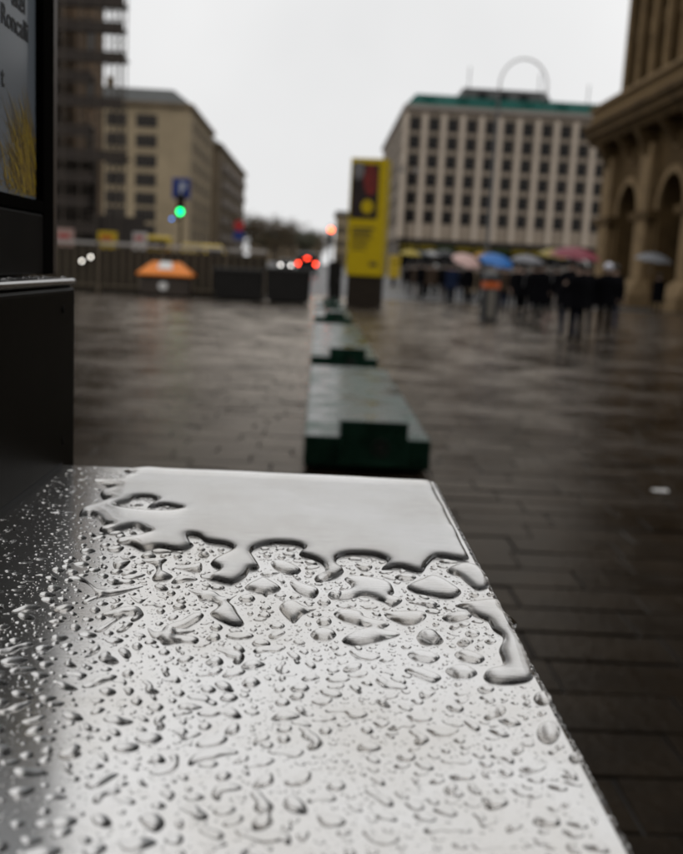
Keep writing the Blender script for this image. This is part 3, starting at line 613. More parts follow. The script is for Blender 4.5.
for px0, px1_, py0, py1, colr, lab in ((98, 117, 231, 246, PAINT_Y, 'yellow site board above the fence closest to the display'), (56, 74, 228, 246, PAINT_R, 'pinkish white site board above the fence at the display frame'), (133, 147, 232, 246, PAINT_W, 'white site board above the fence over the orange lid')):
    a, b = at_y(px0, py0, 45), at_y(px1_, py1, 45); bo = thing('site_board', ((a.x+b.x)/2, 45, 0), lab, 'board', 'site boards beyond the fence'); hw_ = (b.x-a.x)/2
    MB().box(-hw_, hw_, -.03, .03, b.z-.2, a.z).build('panel', colr, bo, bevel=.01)
    MB().box(-hw_*.7, hw_*.5, -.04, -.031, (a.z+b.z)/2-.05, (a.z+b.z)/2+.12).build('print_line', RED_SIGN, bo)
    for q in (-.7, .7): MB().tube([(hw_*q, .06, 0), (hw_*q, .06, a.z-.05)], .03, 6).build('post', STEEL_GREY, bo)
# ------------------------------------------------------------------ signals, signs, lamps
def signal(px, py, d, label, lit, sign=False):
    p = at_y(px, py, d); t = thing('traffic_light', (p.x, d, road_z(d)), label, 'traffic light', 'traffic lights'); z = p.z-road_z(d)
    o = {'green': 0, 'red': -.68}[lit]
    MB().tube([(0,0,0),(0,0,z+o+1.0+(.55 if sign else 0))], .06).build('pole', BLACK_METAL, t)
    h = MB().box(-.17, .17, -.26, -.065, z+o-.2, z+o+.86).build('housing', BLACK_METAL, t, bevel=.03)
    for k, c in enumerate(('green', 'amber', 'red')):
        on = c == lit
        l = MB().lathe([(.15, 0), (.14, .03), (.07, .055)], 20).build('lens', (E_GREEN if c == 'green' else E_ORANGE) if on else LENS_OFF, t); l.rotation_euler = (R(90), 0, 0); l.location = (0, -.262, z+o+k*.34)
        vz = MB().lathe([(.165, 0), (.165, .16)], 16, caps=False).build('visor', BLACK_METAL, h); vz.rotation_euler = (R(90), 0, 0); vz.location = (0, -.262, z+o+k*.34)
    if sign:
        s = MB().box(-.45, .45, -.12, -.075, z+.62, z+1.62).build('sign', BLUE_SIGN, t, bevel=.02)
        MB().prism([(-.08, z+.85), (.06, z+.85), (.06, z+1.05), (.22, z+1.15), (.22, z+1.35), (.06, z+1.42), (-.08, z+1.42)], 'y', -.128, -.121).build('sign_mark', mat('sign_pale', (.35, .37, .42), .5), s)
        l = MB().lathe([(.06, 0), (.05, .03)], 12).build('lens', mat('lamp_blue', (0, .1, .3), .4, emit=(.03, .3, 1), estr=3), t); l.rotation_euler = (R(90), 0, 0); l.location = (-.42, -.2, z-.36)
        MB().box(-.44, -.05, -.19, -.1, z-.40, z-.32).build('bracket', BLACK_METAL, t)
    return t
signal(181, 212, 48, 'traffic light showing green under a blue sign behind the fence', 'green', True)
signal(331, 230, 60, 'traffic light showing red left of the yellow pillar', 'red')
p = at_y(239, 233, 62); sg = thing('road_sign', (p.x, 62, road_z(62)), 'small red and blue road sign on a post beyond the fence', 'sign')
MB().tube([(0,0,0),(0,0,p.z+.8)], .04).build('pole', STEEL_GREY, sg); MB().prism(ell(0, p.z+.35, .34, .34, 18), 'y', -.09, -.045).build('sign', RED_SIGN, sg); MB().box(-.34, .34, -.09, -.045, p.z-.55, p.z-.02).build('sign', BLUE_SIGN, sg)
# tall lamp with a looped arm
LD = 45.0; c0 = at_y(523, 86, LD); foot = at_y(492, 270, LD)
lp = thing('loop_lamp', (at_y(499, 95, LD).x, LD, 0), 'very tall pale street lamp bent into a round loop above the crowd', 'street lamp')
rad = 1.08; zc_ = c0.z
MB().tube([(0,0,0),(0,0,1.2),(0,0,zc_-.4)], [.14, .10, .06], 12).build('pole', mat('lamp_pole', (.10, .10, .10), .5), lp)
arc = [(rad-rad*math.cos(R(t)), 0, zc_+rad*math.sin(R(t))*1.1) for t in range(0, 181, 10)]
MB().tube([(0,0,zc_-.4)]+arc+[(2*rad,0,zc_-.35)], .05, 12).build('loop_arm', POLE_PALE, lp, smooth=True)
MB().lathe([(.05, zc_-.36), (.2, zc_-.5), (.16, zc_-.62)], 16, c=(2*rad, 0)).build('lamp_head', STEEL_GREY, lp)
MB().lathe([(.26, 0), (.26, .1), (.17, .3)], 16).build('foot', BLACK_METAL, lp)
q = at_z(402, 290, 0); sl = thing('street_lamp', (q.x, q.y, 0), 'thin dark double-headed street lamp before the left end of the green-roofed block', 'street lamp')
zz = at_y(403, 165, q.y).z
MB().tube([(0,0,0),(0,0,zz)], [.09, .05], 10).build('pole', BLACK_METAL, sl)
MB().tube([(-.5,0,zz-.2),(-.3,0,zz),(.3,0,zz),(.5,0,zz-.2)], .03, 8).build('arm', BLACK_METAL, sl)
for s_ in (-1, 1): MB().lathe([(.05, zz-.2), (.16, zz-.3), (.12, zz-.5)], 12, c=(s_*.5, 0)).build('lamp_head', STEEL_GREY, sl)

# ------------------------------------------------------------------ buildings
def window_mesh(w, h, name='window', oval=False):
    """frame ring proud of the wall, dark pane set back, glazing bar; faces -y"""
    m = MB(); t = .10
    m.box(-w/2-t, w/2+t, -.06, .12, h/2, h/2+t); m.box(-w/2-t, w/2+t, -.12, .12, -h/2-t, -h/2); m.box(-w/2-t, -w/2, -.05, .12, -h/2, h/2); m.box(w/2, w/2+t, -.05, .12, -h/2, h/2)
    m.add([(-w/2,.05,-h/2),(w/2,.05,-h/2),(w/2,.05,h/2),(-w/2,.05,h/2)], [(0,1,2,3)], 1); m.box(-.03, .03, .0, .049, -h/2, h/2); m.box(-w/2, w/2, .0, .049, h*.18, h*.18+.05)
    return m.mesh(name, [FRAME_W, GLASS_DARK])
def place_windows(parent, me, spots, rz=0):
    for x, y, z in spots:
        o = link_mesh('window', me, None, parent); o.location = (x, y, z); o.rotation_euler = (0, 0, rz)
def hollow_wall(x0, x1, y, z0, z1, wins, w, h, th=.5):
    """front wall at y with real rectangular openings on a regular grid of (x centres, z centres)"""
    m = MB(); xs, zs = wins; e = .099
    xe = [x0]+[v for c in xs for v in (c-w/2-e, c+w/2+e)]+[x1]; ze = [z0]+[v for c in zs for v in (c-h/2-e, c+h/2+e)]+[z1]
    for i in range(len(xe)-1):
        if i % 2 == 0: m.box(xe[i], xe[i+1], y, y+th, z0, z1)
        else:
            for j in range(0, len(ze)-1, 2): m.box(xe[i], xe[i+1], y, y+th, ze[j], ze[j+1])
    return m
# --- green-roofed block
HD = 165.0; hx0 = at_y(407, 109, HD).x; hz = 28.0; sp_ = 18.3/F*HD
hx1 = hx0+sp_*11.6
GFZ = 6.9
ho = thing('office_block', (hx0, HD, 0), 'long pale block with green copper roof and rows of dark windows', 'building')
xs = [1.55+sp_*k for k in range(11)]; zs = [at_y(412, 60+v*.3515, HD).z for v in (443, 392, 338, 285, 232, 180)]
ww, wh_ = 1.75, 2.15
hollow_wall(0, hx1-hx0, 0, GFZ, hz, (xs, zs), ww, wh_).build('front_wall', mat('hotel_wall', (.25, .205, .16), .85, spec=.12, var=.18, scale=.3), ho)
MB().box(.3, hx1-hx0, .35, 59, 0, hz-.1).build('core', HOTEL_DARK, ho)
place_windows(ho, window_mesh(ww, wh_), [(x, .02, z) for x in xs for z in zs])
pil = MB().box(-.40, .40, -.5, -.001, GFZ, hz-.6).mesh('pilaster', HOTEL)
for k in range(12):
    o = link_mesh('pilaster', pil, None, ho); o.location = (1.55+sp_*(k-.5), 0, 0)
sw = MB()
ys = [2.6+4.05*k for k in range(14)]
side = hollow_wall(0, 59, 0, GFZ, hz, (ys, zs), ww, wh_, .45).build('side_wall', HOTEL, ho); side.rotation_euler = (0, 0, R(-90)); side.location = (-.004, 59.6, 0)
place_windows(ho, window_mesh(ww, wh_), [(.02-.004, 59.6-y, z) for y in ys for z in zs], R(-90))
MB().box(-.45, hx1-hx0+.3, -.75, 60, hz, hz+.7).build('cornice', HOTEL_DARK, ho)
MB().add([(-.2,-.4,hz+.7),(hx1-hx0,-.4,hz+.7),(hx1-hx0,60,hz+.7),(-.2,60,hz+.7),(1.6,2.2,hz+2.9),(hx1-hx0,2.2,hz+2.9),(hx1-hx0,58,hz+2.9),(1.6,58,hz+2.9)], [(0,1,5,4),(1,2,6,5),(2,3,7,6),(3,0,4,7),(4,5,6,7)]).build('roof', COPPER, ho)
rf = MB().box(9.5, 23.5, 2.0, 14, hz+2.2, hz+4.3).build('roof_house', SLATE, ho)
for x_ in (12, 15.5, 19): MB().box(x_, x_+1.6, 1.93, 1.99, hz+2.7, hz+3.7).build('window', GLASS_DARK, rf)
for x_, h_ in ((10.5, 5.0), (22.5, 4.6), (31, 3.2)): MB().tube([(x_, 3, hz+2.5), (x_, 3, hz+2.9+h_)], .09, 6).build('antenna', SLATE, ho)
for k in range(6): MB().box(3+k*5.6, 4.6+k*5.6, .3, 2.2, hz+1.0, hz+2.3).build('dormer', COPPER, ho)
gf = MB().box(-.1, hx1-hx0, -.2, .349, 0, GFZ-.01)
gf.build('ground_floor', mat('shop_dark', (.022, .018, .015), .6, spec=.15), ho)
for k in range(11):
    MB().box(1.55+sp_*k-1.1, 1.55+sp_*k+1.1, -.26, -.21, .3, 4.6).build('shop_window', GLASS_DARK, ho)
    MB().add([(1.55+sp_*k-1.4,-.2,5.9),(1.55+sp_*k+1.4,-.2,5.9),(1.55+sp_*k+1.4,-1.6,5.3),(1.55+sp_*k-1.4,-1.6,5.3),(1.55+sp_*k+1.4,-1.6,4.9),(1.55+sp_*k-1.4,-1.6,4.9)], [(0,1,2,3),(3,2,4,5)]).build('awning', mat('awning_olive', (.08, .06, .004), .85, spec=.05) if k % 3 != 2 else mat('awning_green', (.015, .024, .006), .85, spec=.05), ho)

# --- beige corner building and its neighbour on the far left
def block(name, label, x0, x1, y0, y1, zt, rows, fcols, scols, wall, w, h, roof=3.0, tri=False, face='right'):
    b = thing(name, (0, 0, 0), label, 'building')
    hollow_wall(x0, x1, y0, 0, zt, (fcols, rows), w, h).build('front_wall', wall, b)
    MB().box(x0+.3, x1-.3, y0+.4, y1-.2, 0, zt-.1).build('core', BEIGE2, b)
    place_windows(b, window_mesh(w, h), [(x, y0+.02, z) for x in fcols for z in rows])
    s = hollow_wall(0, y1-y0-.55, 0, 0, zt, ([v-y0-.5 for v in scols], rows), w, h, .4).build('side_wall', wall, b); s.rotation_euler = (0, 0, R(90)); s.location = (x1+.004, y0+.52, 0)
    place_windows(b, window_mesh(w*1.35, h), [(x1+.07, v+.02, z) for v in scols for z in rows], R(90))
    MB().box(x0-.4, x1+.5, y0-.5, y1, zt, zt+.6).build('cornice', BEIGE2, b)
    MB().add([(x0,y0-.1,zt+.6),(x1+.1,y0-.1,zt+.6),(x1+.1,y1,zt+.6),(x0,y1,zt+.6),(x0,y0+3,zt+roof),(x1-3,y0+3,zt+roof),(x1-3,y1,zt+roof),(x0,y1,zt+roof)], [(0,1,5,4),(1,2,6,5),(2,3,7,6),(3,0,4,7),(4,5,6,7)]).build('roof', SLATE, b)
    return b
AD = 150.0; cx_ = at_y(190, 118, AD).x; ax0 = at_y(55, 118, AD).x
rows = [at_y(150, v, AD).z for v in (231, 215, 199, 180, 161, 141, 121)]
fc = []
for c in (84, 116, 146): fc += [at_y(c+o_, 160, AD).x for o_ in (-7, 0, 7)]
ba = block('corner_building', 'beige building with blank corner strip behind the green traffic light', ax0, cx_, AD, 181, at_y(150, 106, AD).z, rows, fc, [155+4.2*k for k in range(6)], BEIGE, .95, 1.75)
for x_ in (-13,): MB().box(cx_+x_-1, cx_+x_, AD+6, AD+7.4, at_y(150, 106, AD).z+2.5, at_y(150, 106, AD).z+5).build('chimney', BEIGE2, ba)
nb = block('street_building', 'darker building with projecting bays farther down the left side of the street', cx_-16, cx_+.9, 184, 245, 22.4, [3+3.3*k for k in range(6)], [cx_-14+3.4*k for k in range(4)], [190+4.5*k for k in range(12)], BEIGE2, 1.2, 1.9)
for k in range(4):
    for j in range(5): MB().box(cx_+.92, cx_+2.1, 191+13*k, 195+13*k, 5.4+3.3*j, 6.5+3.3*j).build('balcony', HOTEL_DARK, nb)
fb = block('far_building', 'hazy low building closing the far end of the street', -24, 0, 330, 345, 9.5, [2.5, 5.2, 7.9], [-22+3.1*k for k in range(7)], [334, 339], BEIGE2, 1.2, 1.6)
fb2 = block('far_house', 'narrow pale building seen just left of the yellow pillar', 3.5, 10, 250, 262, at_y(341, 216, 250).z, [4, 7.4, 10.8], [4.9, 7.0, 9.0], [254, 258], BEIGE, 1.1, 1.7, roof=1.5)

# --- scaffolded building on the far left
SDp = 60.0; sx1 = at_y(66, 100, SDp).x; sx0 = at_y(30, 100, SDp).x; px1 = at_y(130, 40, SDp).x
rows = [2.2+3.3*k for k in range(8)]
sb_ = block('scaffold_building', 'brown building behind the scaffold beside the display frame', sx0-6, sx1, SDp+2.2, 69.5, 27, rows, [sx1-1.6-2.6*k for k in range(4)], [66], mat('soot_render', (.13, .085, .05), .9, spec=.12, var=.3, scale=.5), 1.2, 1.9)
TUBE = mat('scaffold_tube', (.06, .046, .034), .6, .3, var=.2)
sc_ = thing('scaffold', (0, SDp, 0), 'dark scaffold with plank decks on the building beside the display frame', 'scaffold')
lv = [at_y(100, v, SDp).z for v in (231, 205, 180, 157, 133, 104, 79, 58, 28, 2)]
for k, z in enumerate(lv):
    xe = px1 if k in (3, 5, 7, 8, 9) else at_y(98, 100, SDp).x
    xe += rng.uniform(-.5, .25)
    for j in range(3): MB().box(sx0-2, xe-.25*j*rng.uniform(), .1+.45*j, .52+.45*j, z-.05, z+.02).build('deck_plank', WOOD, sc_)
    MB().box(sx0-2, xe-.1, .02, .06, z-.24, z+.42).build('toe_board', WOOD, sc_)
    MB().tube([(sx0-2, .05, z+1.0), (xe, .05, z+1.0)], .035, 6).build('guard_rail', TUBE, sc_)
    MB().tube([(sx0-2, .05, z+.55), (xe, .05, z+.55)], .035, 6).build('guard_rail', TUBE, sc_)
for x_ in (sx0-2, sx0, sx0+2, sx1-.2, at_y(80, 100, SDp).x, at_y(97, 100, SDp).x, at_y(108, 100, SDp).x, at_y(114, 100, SDp).x, px1-.5):
    for y_ in (.03, 1.5): MB().tube([(x_, y_, 0), (x_, y_, lv[-1]+2.2)], .045, 8).build('upright', TUBE, sc_)
for k in range(0, 9, 2): MB().tube([(sx1-.2, .0, lv[k]), (px1-.1, .0, lv[k+1])], .03, 6).build('brace', TUBE, sc_)
MB().box(sx0-2, at_y(92, 200, SDp).x, 1.62, 1.66, .2, lv[3]).build('dust_net', NET, sc_)
MB().box(at_y(90, 200, SDp).x, at_y(142, 200, SDp).x, 1.2, 1.24, .2, lv[0]+1.0).build('dust_net', NET, sc_)

# --- the theatre with arcade on the right
OX = 18.9; bays = [(65.5, 57.8), (57.8, 50.1), (50.1, 42.4), (42.4, 34.7)]
op = thing('arcaded_theatre', (0, 0, 0), 'old sandstone theatre with round-arched arcade and heavy cornice', 'building')
CZ = 10.4
for (ya, yb) in bays:
    c = (ya+yb)/2; r_ = 1.95; zs_ = 5.6
    arch = [(c+r_*math.cos(R(t)), zs_+r_*math.sin(R(t))) for t in range(0, 181, 12)]
    poly = [(yb, 0), (yb, CZ), (ya, CZ), (ya, 0), (c+r_, 0)]+arch+[(c-r_, 0)]
    poly = [(yb, 0), (c-r_, 0)]+arch[::-1]+[(c+r_, 0), (ya, 0), (ya, CZ), (yb, CZ)]
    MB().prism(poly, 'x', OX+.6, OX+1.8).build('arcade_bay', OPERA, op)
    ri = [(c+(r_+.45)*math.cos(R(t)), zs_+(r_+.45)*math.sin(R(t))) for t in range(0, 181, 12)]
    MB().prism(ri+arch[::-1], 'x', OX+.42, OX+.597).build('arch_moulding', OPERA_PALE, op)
    MB().prism(ell(c, zs_+r_+1.75, .45, .45, 16), 'x', OX+.45, OX+.597).build('roundel', OPERA_PALE, op)
for y_ in [b_[0] for b_ in bays]+[34.7]:
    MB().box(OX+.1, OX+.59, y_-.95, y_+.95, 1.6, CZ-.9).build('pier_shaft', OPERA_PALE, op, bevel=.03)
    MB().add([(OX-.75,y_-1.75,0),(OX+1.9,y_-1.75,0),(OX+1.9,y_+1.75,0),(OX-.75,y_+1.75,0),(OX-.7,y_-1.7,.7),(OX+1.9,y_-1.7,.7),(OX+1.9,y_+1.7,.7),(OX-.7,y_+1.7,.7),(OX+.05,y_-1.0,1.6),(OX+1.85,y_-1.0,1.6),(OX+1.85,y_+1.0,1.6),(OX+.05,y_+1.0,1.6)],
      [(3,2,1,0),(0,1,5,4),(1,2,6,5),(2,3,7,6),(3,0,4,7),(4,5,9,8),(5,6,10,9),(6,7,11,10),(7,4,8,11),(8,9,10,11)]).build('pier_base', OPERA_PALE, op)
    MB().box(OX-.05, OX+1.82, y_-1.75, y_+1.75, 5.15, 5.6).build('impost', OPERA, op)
    MB().prism([(OX+.1, CZ-.9), (OX+.1, CZ-1.6), (OX-.7, CZ-.05), (OX-.7, CZ), (OX+.59, CZ), (OX+.59, CZ-.9)], 'y', y_-.35, y_+.35).build('bracket', OPERA, op)
    MB().prism([(OX+.59, CZ-1.5), (OX-.7, CZ-.05), (OX-.7, CZ), (OX+.59, CZ)], 'y', y_-4.1, y_-3.6).build('bracket', OPERA, op)
MB().box(OX+6.5, OX+6.9, 33, 66.2, 0, CZ).build('rear_wall', mat('arcade_dark', (.04, .026, .013), .9, spec=.1, var=.3, scale=.6), op)  # rear wall in a darker tone than the front sandstone
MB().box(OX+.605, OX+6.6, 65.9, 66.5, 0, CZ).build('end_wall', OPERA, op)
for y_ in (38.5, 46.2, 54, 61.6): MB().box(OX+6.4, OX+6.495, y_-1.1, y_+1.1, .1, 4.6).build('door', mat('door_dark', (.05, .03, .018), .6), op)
MB().prism([(OX+.6, CZ+.001), (OX-.5, CZ+.001), (OX-.75, CZ+.35), (OX-1.0, CZ+.45), (OX-1.0, CZ+.8), (OX-1.25, CZ+1.0), (OX-1.25, CZ+1.3), (OX+8, CZ+1.3), (OX+8, CZ+.001)], 'y', 32.5, 67.6).build('cornice', OPERA, op)
MB().box(OX-.95, OX-.55, 32.6, 67.4, CZ+2.25, CZ+2.5).build('balustrade_rail', OPERA_PALE, op)
bal = MB().lathe([(.09, CZ+1.301), (.17, CZ+1.55), (.08, CZ+1.95), (.13, CZ+2.249)], 8).mesh('baluster', OPERA_PALE)
for k in range(62):
    o = link_mesh('baluster', bal, None, op); o.location = (OX-.75, 67.3-.55*k-.4, 0)
UX = 19.95
uw_rows = (CZ+7.6, CZ+3.6)
ucs = [64.4-2.55*k for k in range(12)]
um = MB(); 
xe = [33]+sorted([v for c in ucs for v in (c-.75, c+.75)])+[66.9]
for i in range(len(xe)-1):
    if i % 2 == 0: um.box(UX, UX+.8, xe[i], xe[i+1], CZ+1.301, CZ+16)
    else:
        for z0, z1 in ((CZ+1.301, CZ+2.6), (CZ+6.4, CZ+7.3), (CZ+10.2, CZ+16)): um.box(UX, UX+.8, xe[i], xe[i+1], z0, z1)
um.build('upper_wall', OPERA, op)
MB().box(UX+.55, UX+9, 33.2, 66.1, CZ+1.302, CZ+16).build('upper_core', GLASS_DARK, op)
MB().box(UX+.1, UX+9, 66.4, 67.1, CZ+1.302, CZ+16.02).build('upper_end_wall', OPERA, op)
for c in ucs:
    for z0, z1 in ((CZ+2.6, CZ+6.4), (CZ+7.3, CZ+10.2)):
        wd_ = MB().box(UX+.4, UX+.5, c-.06, c+.06, z0, z1); wd_.box(UX+.4, UX+.5, c-.75, c+.75, (z0+z1)/2-.06, (z0+z1)/2+.06); wd_.build('window_bars', OPERA_PALE, op)
for k in range(13):
    y_ = 65.65-2.55*k
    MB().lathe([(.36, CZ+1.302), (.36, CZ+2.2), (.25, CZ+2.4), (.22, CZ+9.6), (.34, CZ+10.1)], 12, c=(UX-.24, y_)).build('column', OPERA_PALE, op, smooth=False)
MB().box(UX-.7, UX+.01, 33, 66.7, CZ+10.101, CZ+10.9).build('upper_cornice', OPERA, op)

# --- the house fronts behind the photographer, mirrored in the water
HOUSE_DARK = mat('house_stone_dark', (.06, .05, .04), .9, spec=.12, var=.3, scale=.4)  # unseen fronts, stone darkened so the drop rims come out dark
rowsb = [2.6+3.7*k for k in range(6)]
for x0_, x1_, yb_, zt_, wl_, lab in ((-46, -9.5, -11, 24, HOUSE_DARK, 'brown house front behind the viewpoint on the display side'), (-9, 15, -13, 26, HOUSE_DARK, 'grey house front straight behind the viewpoint'), (15.5, 48, -12, 23, HOUSE_DARK, 'brown house front behind the viewpoint on the arcade side')):
    hb = thing('town_house', ((x0_+x1_)/2, yb_+2.5, 0), lab, 'building', 'house fronts behind the viewpoint', R(180)); hw_ = (x1_-x0_)/2; nc = int(hw_*2/3.2); cs = [-hw_+hw_*2*(k+.5)/nc for k in range(nc)]
    hollow_wall(-hw_, hw_, 0, 0, zt_, (cs, rowsb), 1.3, 2.2).build('front_wall', wl_, hb); MB().box(-hw_+.1, hw_-.1, .4, 12, 0, zt_-.1).build('core', BEIGE2, hb)
    place_windows(hb, window_mesh(1.3, 2.2), [(x, .02, z) for x in cs for z in rowsb]); MB().box(-hw_, hw_, -.6, 12, zt_, zt_+.7).build('cornice', HOTEL_DARK, hb)
    MB().prism([(-.3, zt_+.7), (12, zt_+.7), (6, zt_+5)], 'x', -hw_, hw_).build('roof', SLATE, hb)
# ------------------------------------------------------------------ bare autumn trees down the street
def tree(x, y, h, leaf, label, seed):
    rs = random.Random(seed); t = thing('street_tree', (x, y, road_z(y) if x < 12 else 0), label, 'tree', 'trees down the street')
    m = MB(); m.tube([(0,0,0),(.05,.02,h*.25),(.0,.06,h*.5),(.1,0,h*.8)], [.22, .17, .12, .04], 8); tips = []
    for k in range(11):
        a = rs.uniform(0, 6.28); z0 = h*rs.uniform(.25, .6); l = h*rs.uniform(.22, .4)
        e = Vector((math.cos(a)*l*.8, math.sin(a)*l*.8, z0+l*.8)); m.tube([(0,0,z0), tuple((Vector((0,0,z0))+e)/2+Vector((0,0,-.1))), tuple(e)], [.08, .05, .02], 6); tips += [e, (Vector((0,0,z0))+e)/2]
    m.build('trunk', BARK, t); c = MB()
    for k in range(1700):
        b_ = rs.choice(tips); p = b_+Vector((rs.gauss(0, h*.075), rs.gauss(0, h*.075), rs.gauss(0, h*.06))); s = rs.uniform(.10, .22)
        u_ = Vector((rs.gauss(0,1), rs.gauss(0,1), rs.gauss(0,1))).normalized(); v_ = u_.orthogonal().normalized()
        c.add([p-u_*s-v_*s*.6, p+u_*s-v_*s*.6, p+u_*s+v_*s*.6, p-u_*s+v_*s*.6], [(0,1,2,3)])
    c.build('crown', leaf, t)
for k, (px, d, h, lf, lab) in enumerate(((250, 190, 8.5, LEAF_A, 'brown street tree nearest the end of the left buildings'), (263, 230, 9.5, LEAF_B, 'olive street tree second from the left buildings'), (277, 210, 8.6, LEAF_A, 'brown street tree in the middle of the far row'), (291, 260, 10, LEAF_A, 'tallest brown street tree at the far end of the street'), (306, 240, 8.2, LEAF_B, 'olive street tree near the red traffic light'), (321, 280, 9, LEAF_A, 'brown street tree just left of the red traffic light'))):
    tree(at_y(px, 250, d).x, d, h*1.22, lf, lab, k+3)

# ------------------------------------------------------------------ people and umbrellas
def body_mesh(pose):
    """one continuous skinned figure, 1.75 m, facing -y; pose: 'stand', 'walk' or 'hold' (right arm raised to a handle)"""
    V, E, Rr = [], [], []
    def add(p, r, par=None):
        V.append(p); Rr.append(r)
        if par is not None: E.append((par, len(V)-1))
        return len(V)-1
    st = .22 if pose == 'walk' else .03
    pel = add((0,0,.95), (.165,.12)); bel = add((0,0,1.1), (.15,.11), pel); ch = add((0,-.01,1.3), (.175,.125), bel); nk0 = add((0,0,1.44), (.10,.085), ch)
    nk = add((0,-.01,1.51), (.055,.055), nk0); jw = add((0,-.025,1.57), (.07,.08), nk); hd = add((0,-.015,1.65), (.08,.098), jw); add((0,-.005,1.72), (.055,.065), hd)
    add((0,-.125,1.625), (.012,.014), hd)
    for s in (-1, 1):
        f = st*s
        hp = add((s*.09,0,.88), (.095,.1), pel); kn = add((s*.10,-f*.55-.01,.49), (.06,.065), hp); an = add((s*.10,-f+.03*(s > 0),.10), (.042,.045), kn)
        heel = add((s*.10,-f+.05,.05), (.04,.045), an); add((s*.115,-f-.13,.035), (.042,.03), an)
        sh = add((s*.19,0,1.40), (.07,.07), ch)
        if pose != 'stand' and s == 1: el = add((s*.26,-.06,1.16), (.045,.045), sh); wr = add((s*.16,-.26,1.24), (.03,.03), el); dv = Vector((-.1,-.12,.06))
        else: el = add((s*.25,.03,1.13), (.047,.047), sh); wr = add((s*.25,-.04,.88), (.03,.03), el); dv = Vector((0,-.03,-.12))
        dv.normalize(); pm = Vector(V[wr])+dv*.07; pa = add(tuple(pm), (.036,.02), wr); sd = dv.cross(Vector((s,0,.2))).normalized()
        for q, ln in ((-1.5,.065),(-.5,.08),(.5,.075),(1.5,.055)):
            a_ = add(tuple(pm+dv*.035+sd*q*.019), (.0085,.0085), pa); add(tuple(pm+dv*(.035+ln)+sd*q*.02+Vector((-s*.012,-.01,0))), (.007,.007), a_)
        a_ = add(tuple(pm-dv*.02+sd*.04), (.009,.009), pa); add(tuple(pm+dv*.03+sd*.06), (.008,.008), a_)
    me = bpy.data.meshes.new('figure'); me.from_pydata(V, E, []); o = bpy.data.objects.new('figure', me); COL.objects.link(o)
    sk = o.modifiers.new('skin', 'SKIN'); sk.use_smooth_shade = True
    for i, r in enumerate(Rr): me.skin_vertices[0].data[i].radius = r
    me.skin_vertices[0].data[0].use_root = True
    sub = o.modifiers.new('sub', 'SUBSURF'); sub.levels = 1; sub.render_levels = 1
    bpy.context.view_layer.update(); r = bpy.data.meshes.new_from_object(o.evaluated_get(bpy.context.evaluated_depsgraph_get())); bpy.data.objects.remove(o)
    idx = []
    for p in r.polygons:
        z = p.center.z; hand = p.center.x and (abs(p.center.x) > .2 and z < .9 and z > .7) or (pose != 'stand' and p.center.y < -.27 and z > 1.1 and z < 1.5 and p.center.x > -.1)
        idx.append(2 if (z > 1.49 or hand) else (3 if z < .085 else (1 if z < .93 else 0)))
    r.materials.clear()
    for _ in range(4): r.materials.append(SKIN)
    r.polygons.foreach_set('material_index', idx); r.polygons.foreach_set('use_smooth', [True]*len(idx)); return r
BODY = {k: body_mesh(k) for k in ('stand', 'walk', 'hold')}
def cloth(col): return mat('cloth_%02x%02x%02x' % tuple(int(c*255) for c in col), col, .9, var=.2, scale=5, spec=.03)
def person(px, py, label, coat, legs, pose='stand', rz=0, h=1.74, hood=False, long=False, pos=None):
    p = pos or at_z(px, py, 0); o = BODY[pose].copy()
    t = link_mesh('person', o); t.location = p; t.rotation_euler = (0, 0, rz); t.scale = (h/1.75*1.12, h/1.75*1.12, h/1.75*1.055)
    o.materials[0] = cloth(coat); o.materials[1] = cloth(legs); o.materials[3] = RUBBER
    tag(t, label, 'person', 'people in the rain'); zb_ = .52 if long else .74
    m = MB(); n = 20; pr = [(.29, zb_), (.26, .92), (.235, 1.1), (.25, 1.3), (.225, 1.41), (.12, 1.49)]; Vv = []
    for r_, z in pr: Vv += [(r_*(1+.05*math.sin(3*a+z*9))*math.cos(a), r_*.72*(1+.05*math.sin(4*a))*math.sin(a), z) for a in [2*math.pi*k/n for k in range(n)]]
    m.add(Vv, [(i*n+k, i*n+(k+1) % n, (i+1)*n+(k+1) % n, (i+1)*n+k) for i in range(len(pr)-1) for k in range(n)]); m.build('coat', cloth(coat), t, smooth=True)
    hr = MB().lathe([(.092, 1.60), (.103, 1.66), (.088, 1.72), (.05, 1.758), (.01, 1.768)], 14, c=(0, .012), sy=1.05)
    hr.build('hood' if hood else 'hair', cloth(hood) if hood else HAIR, t, smooth=True)
    return t
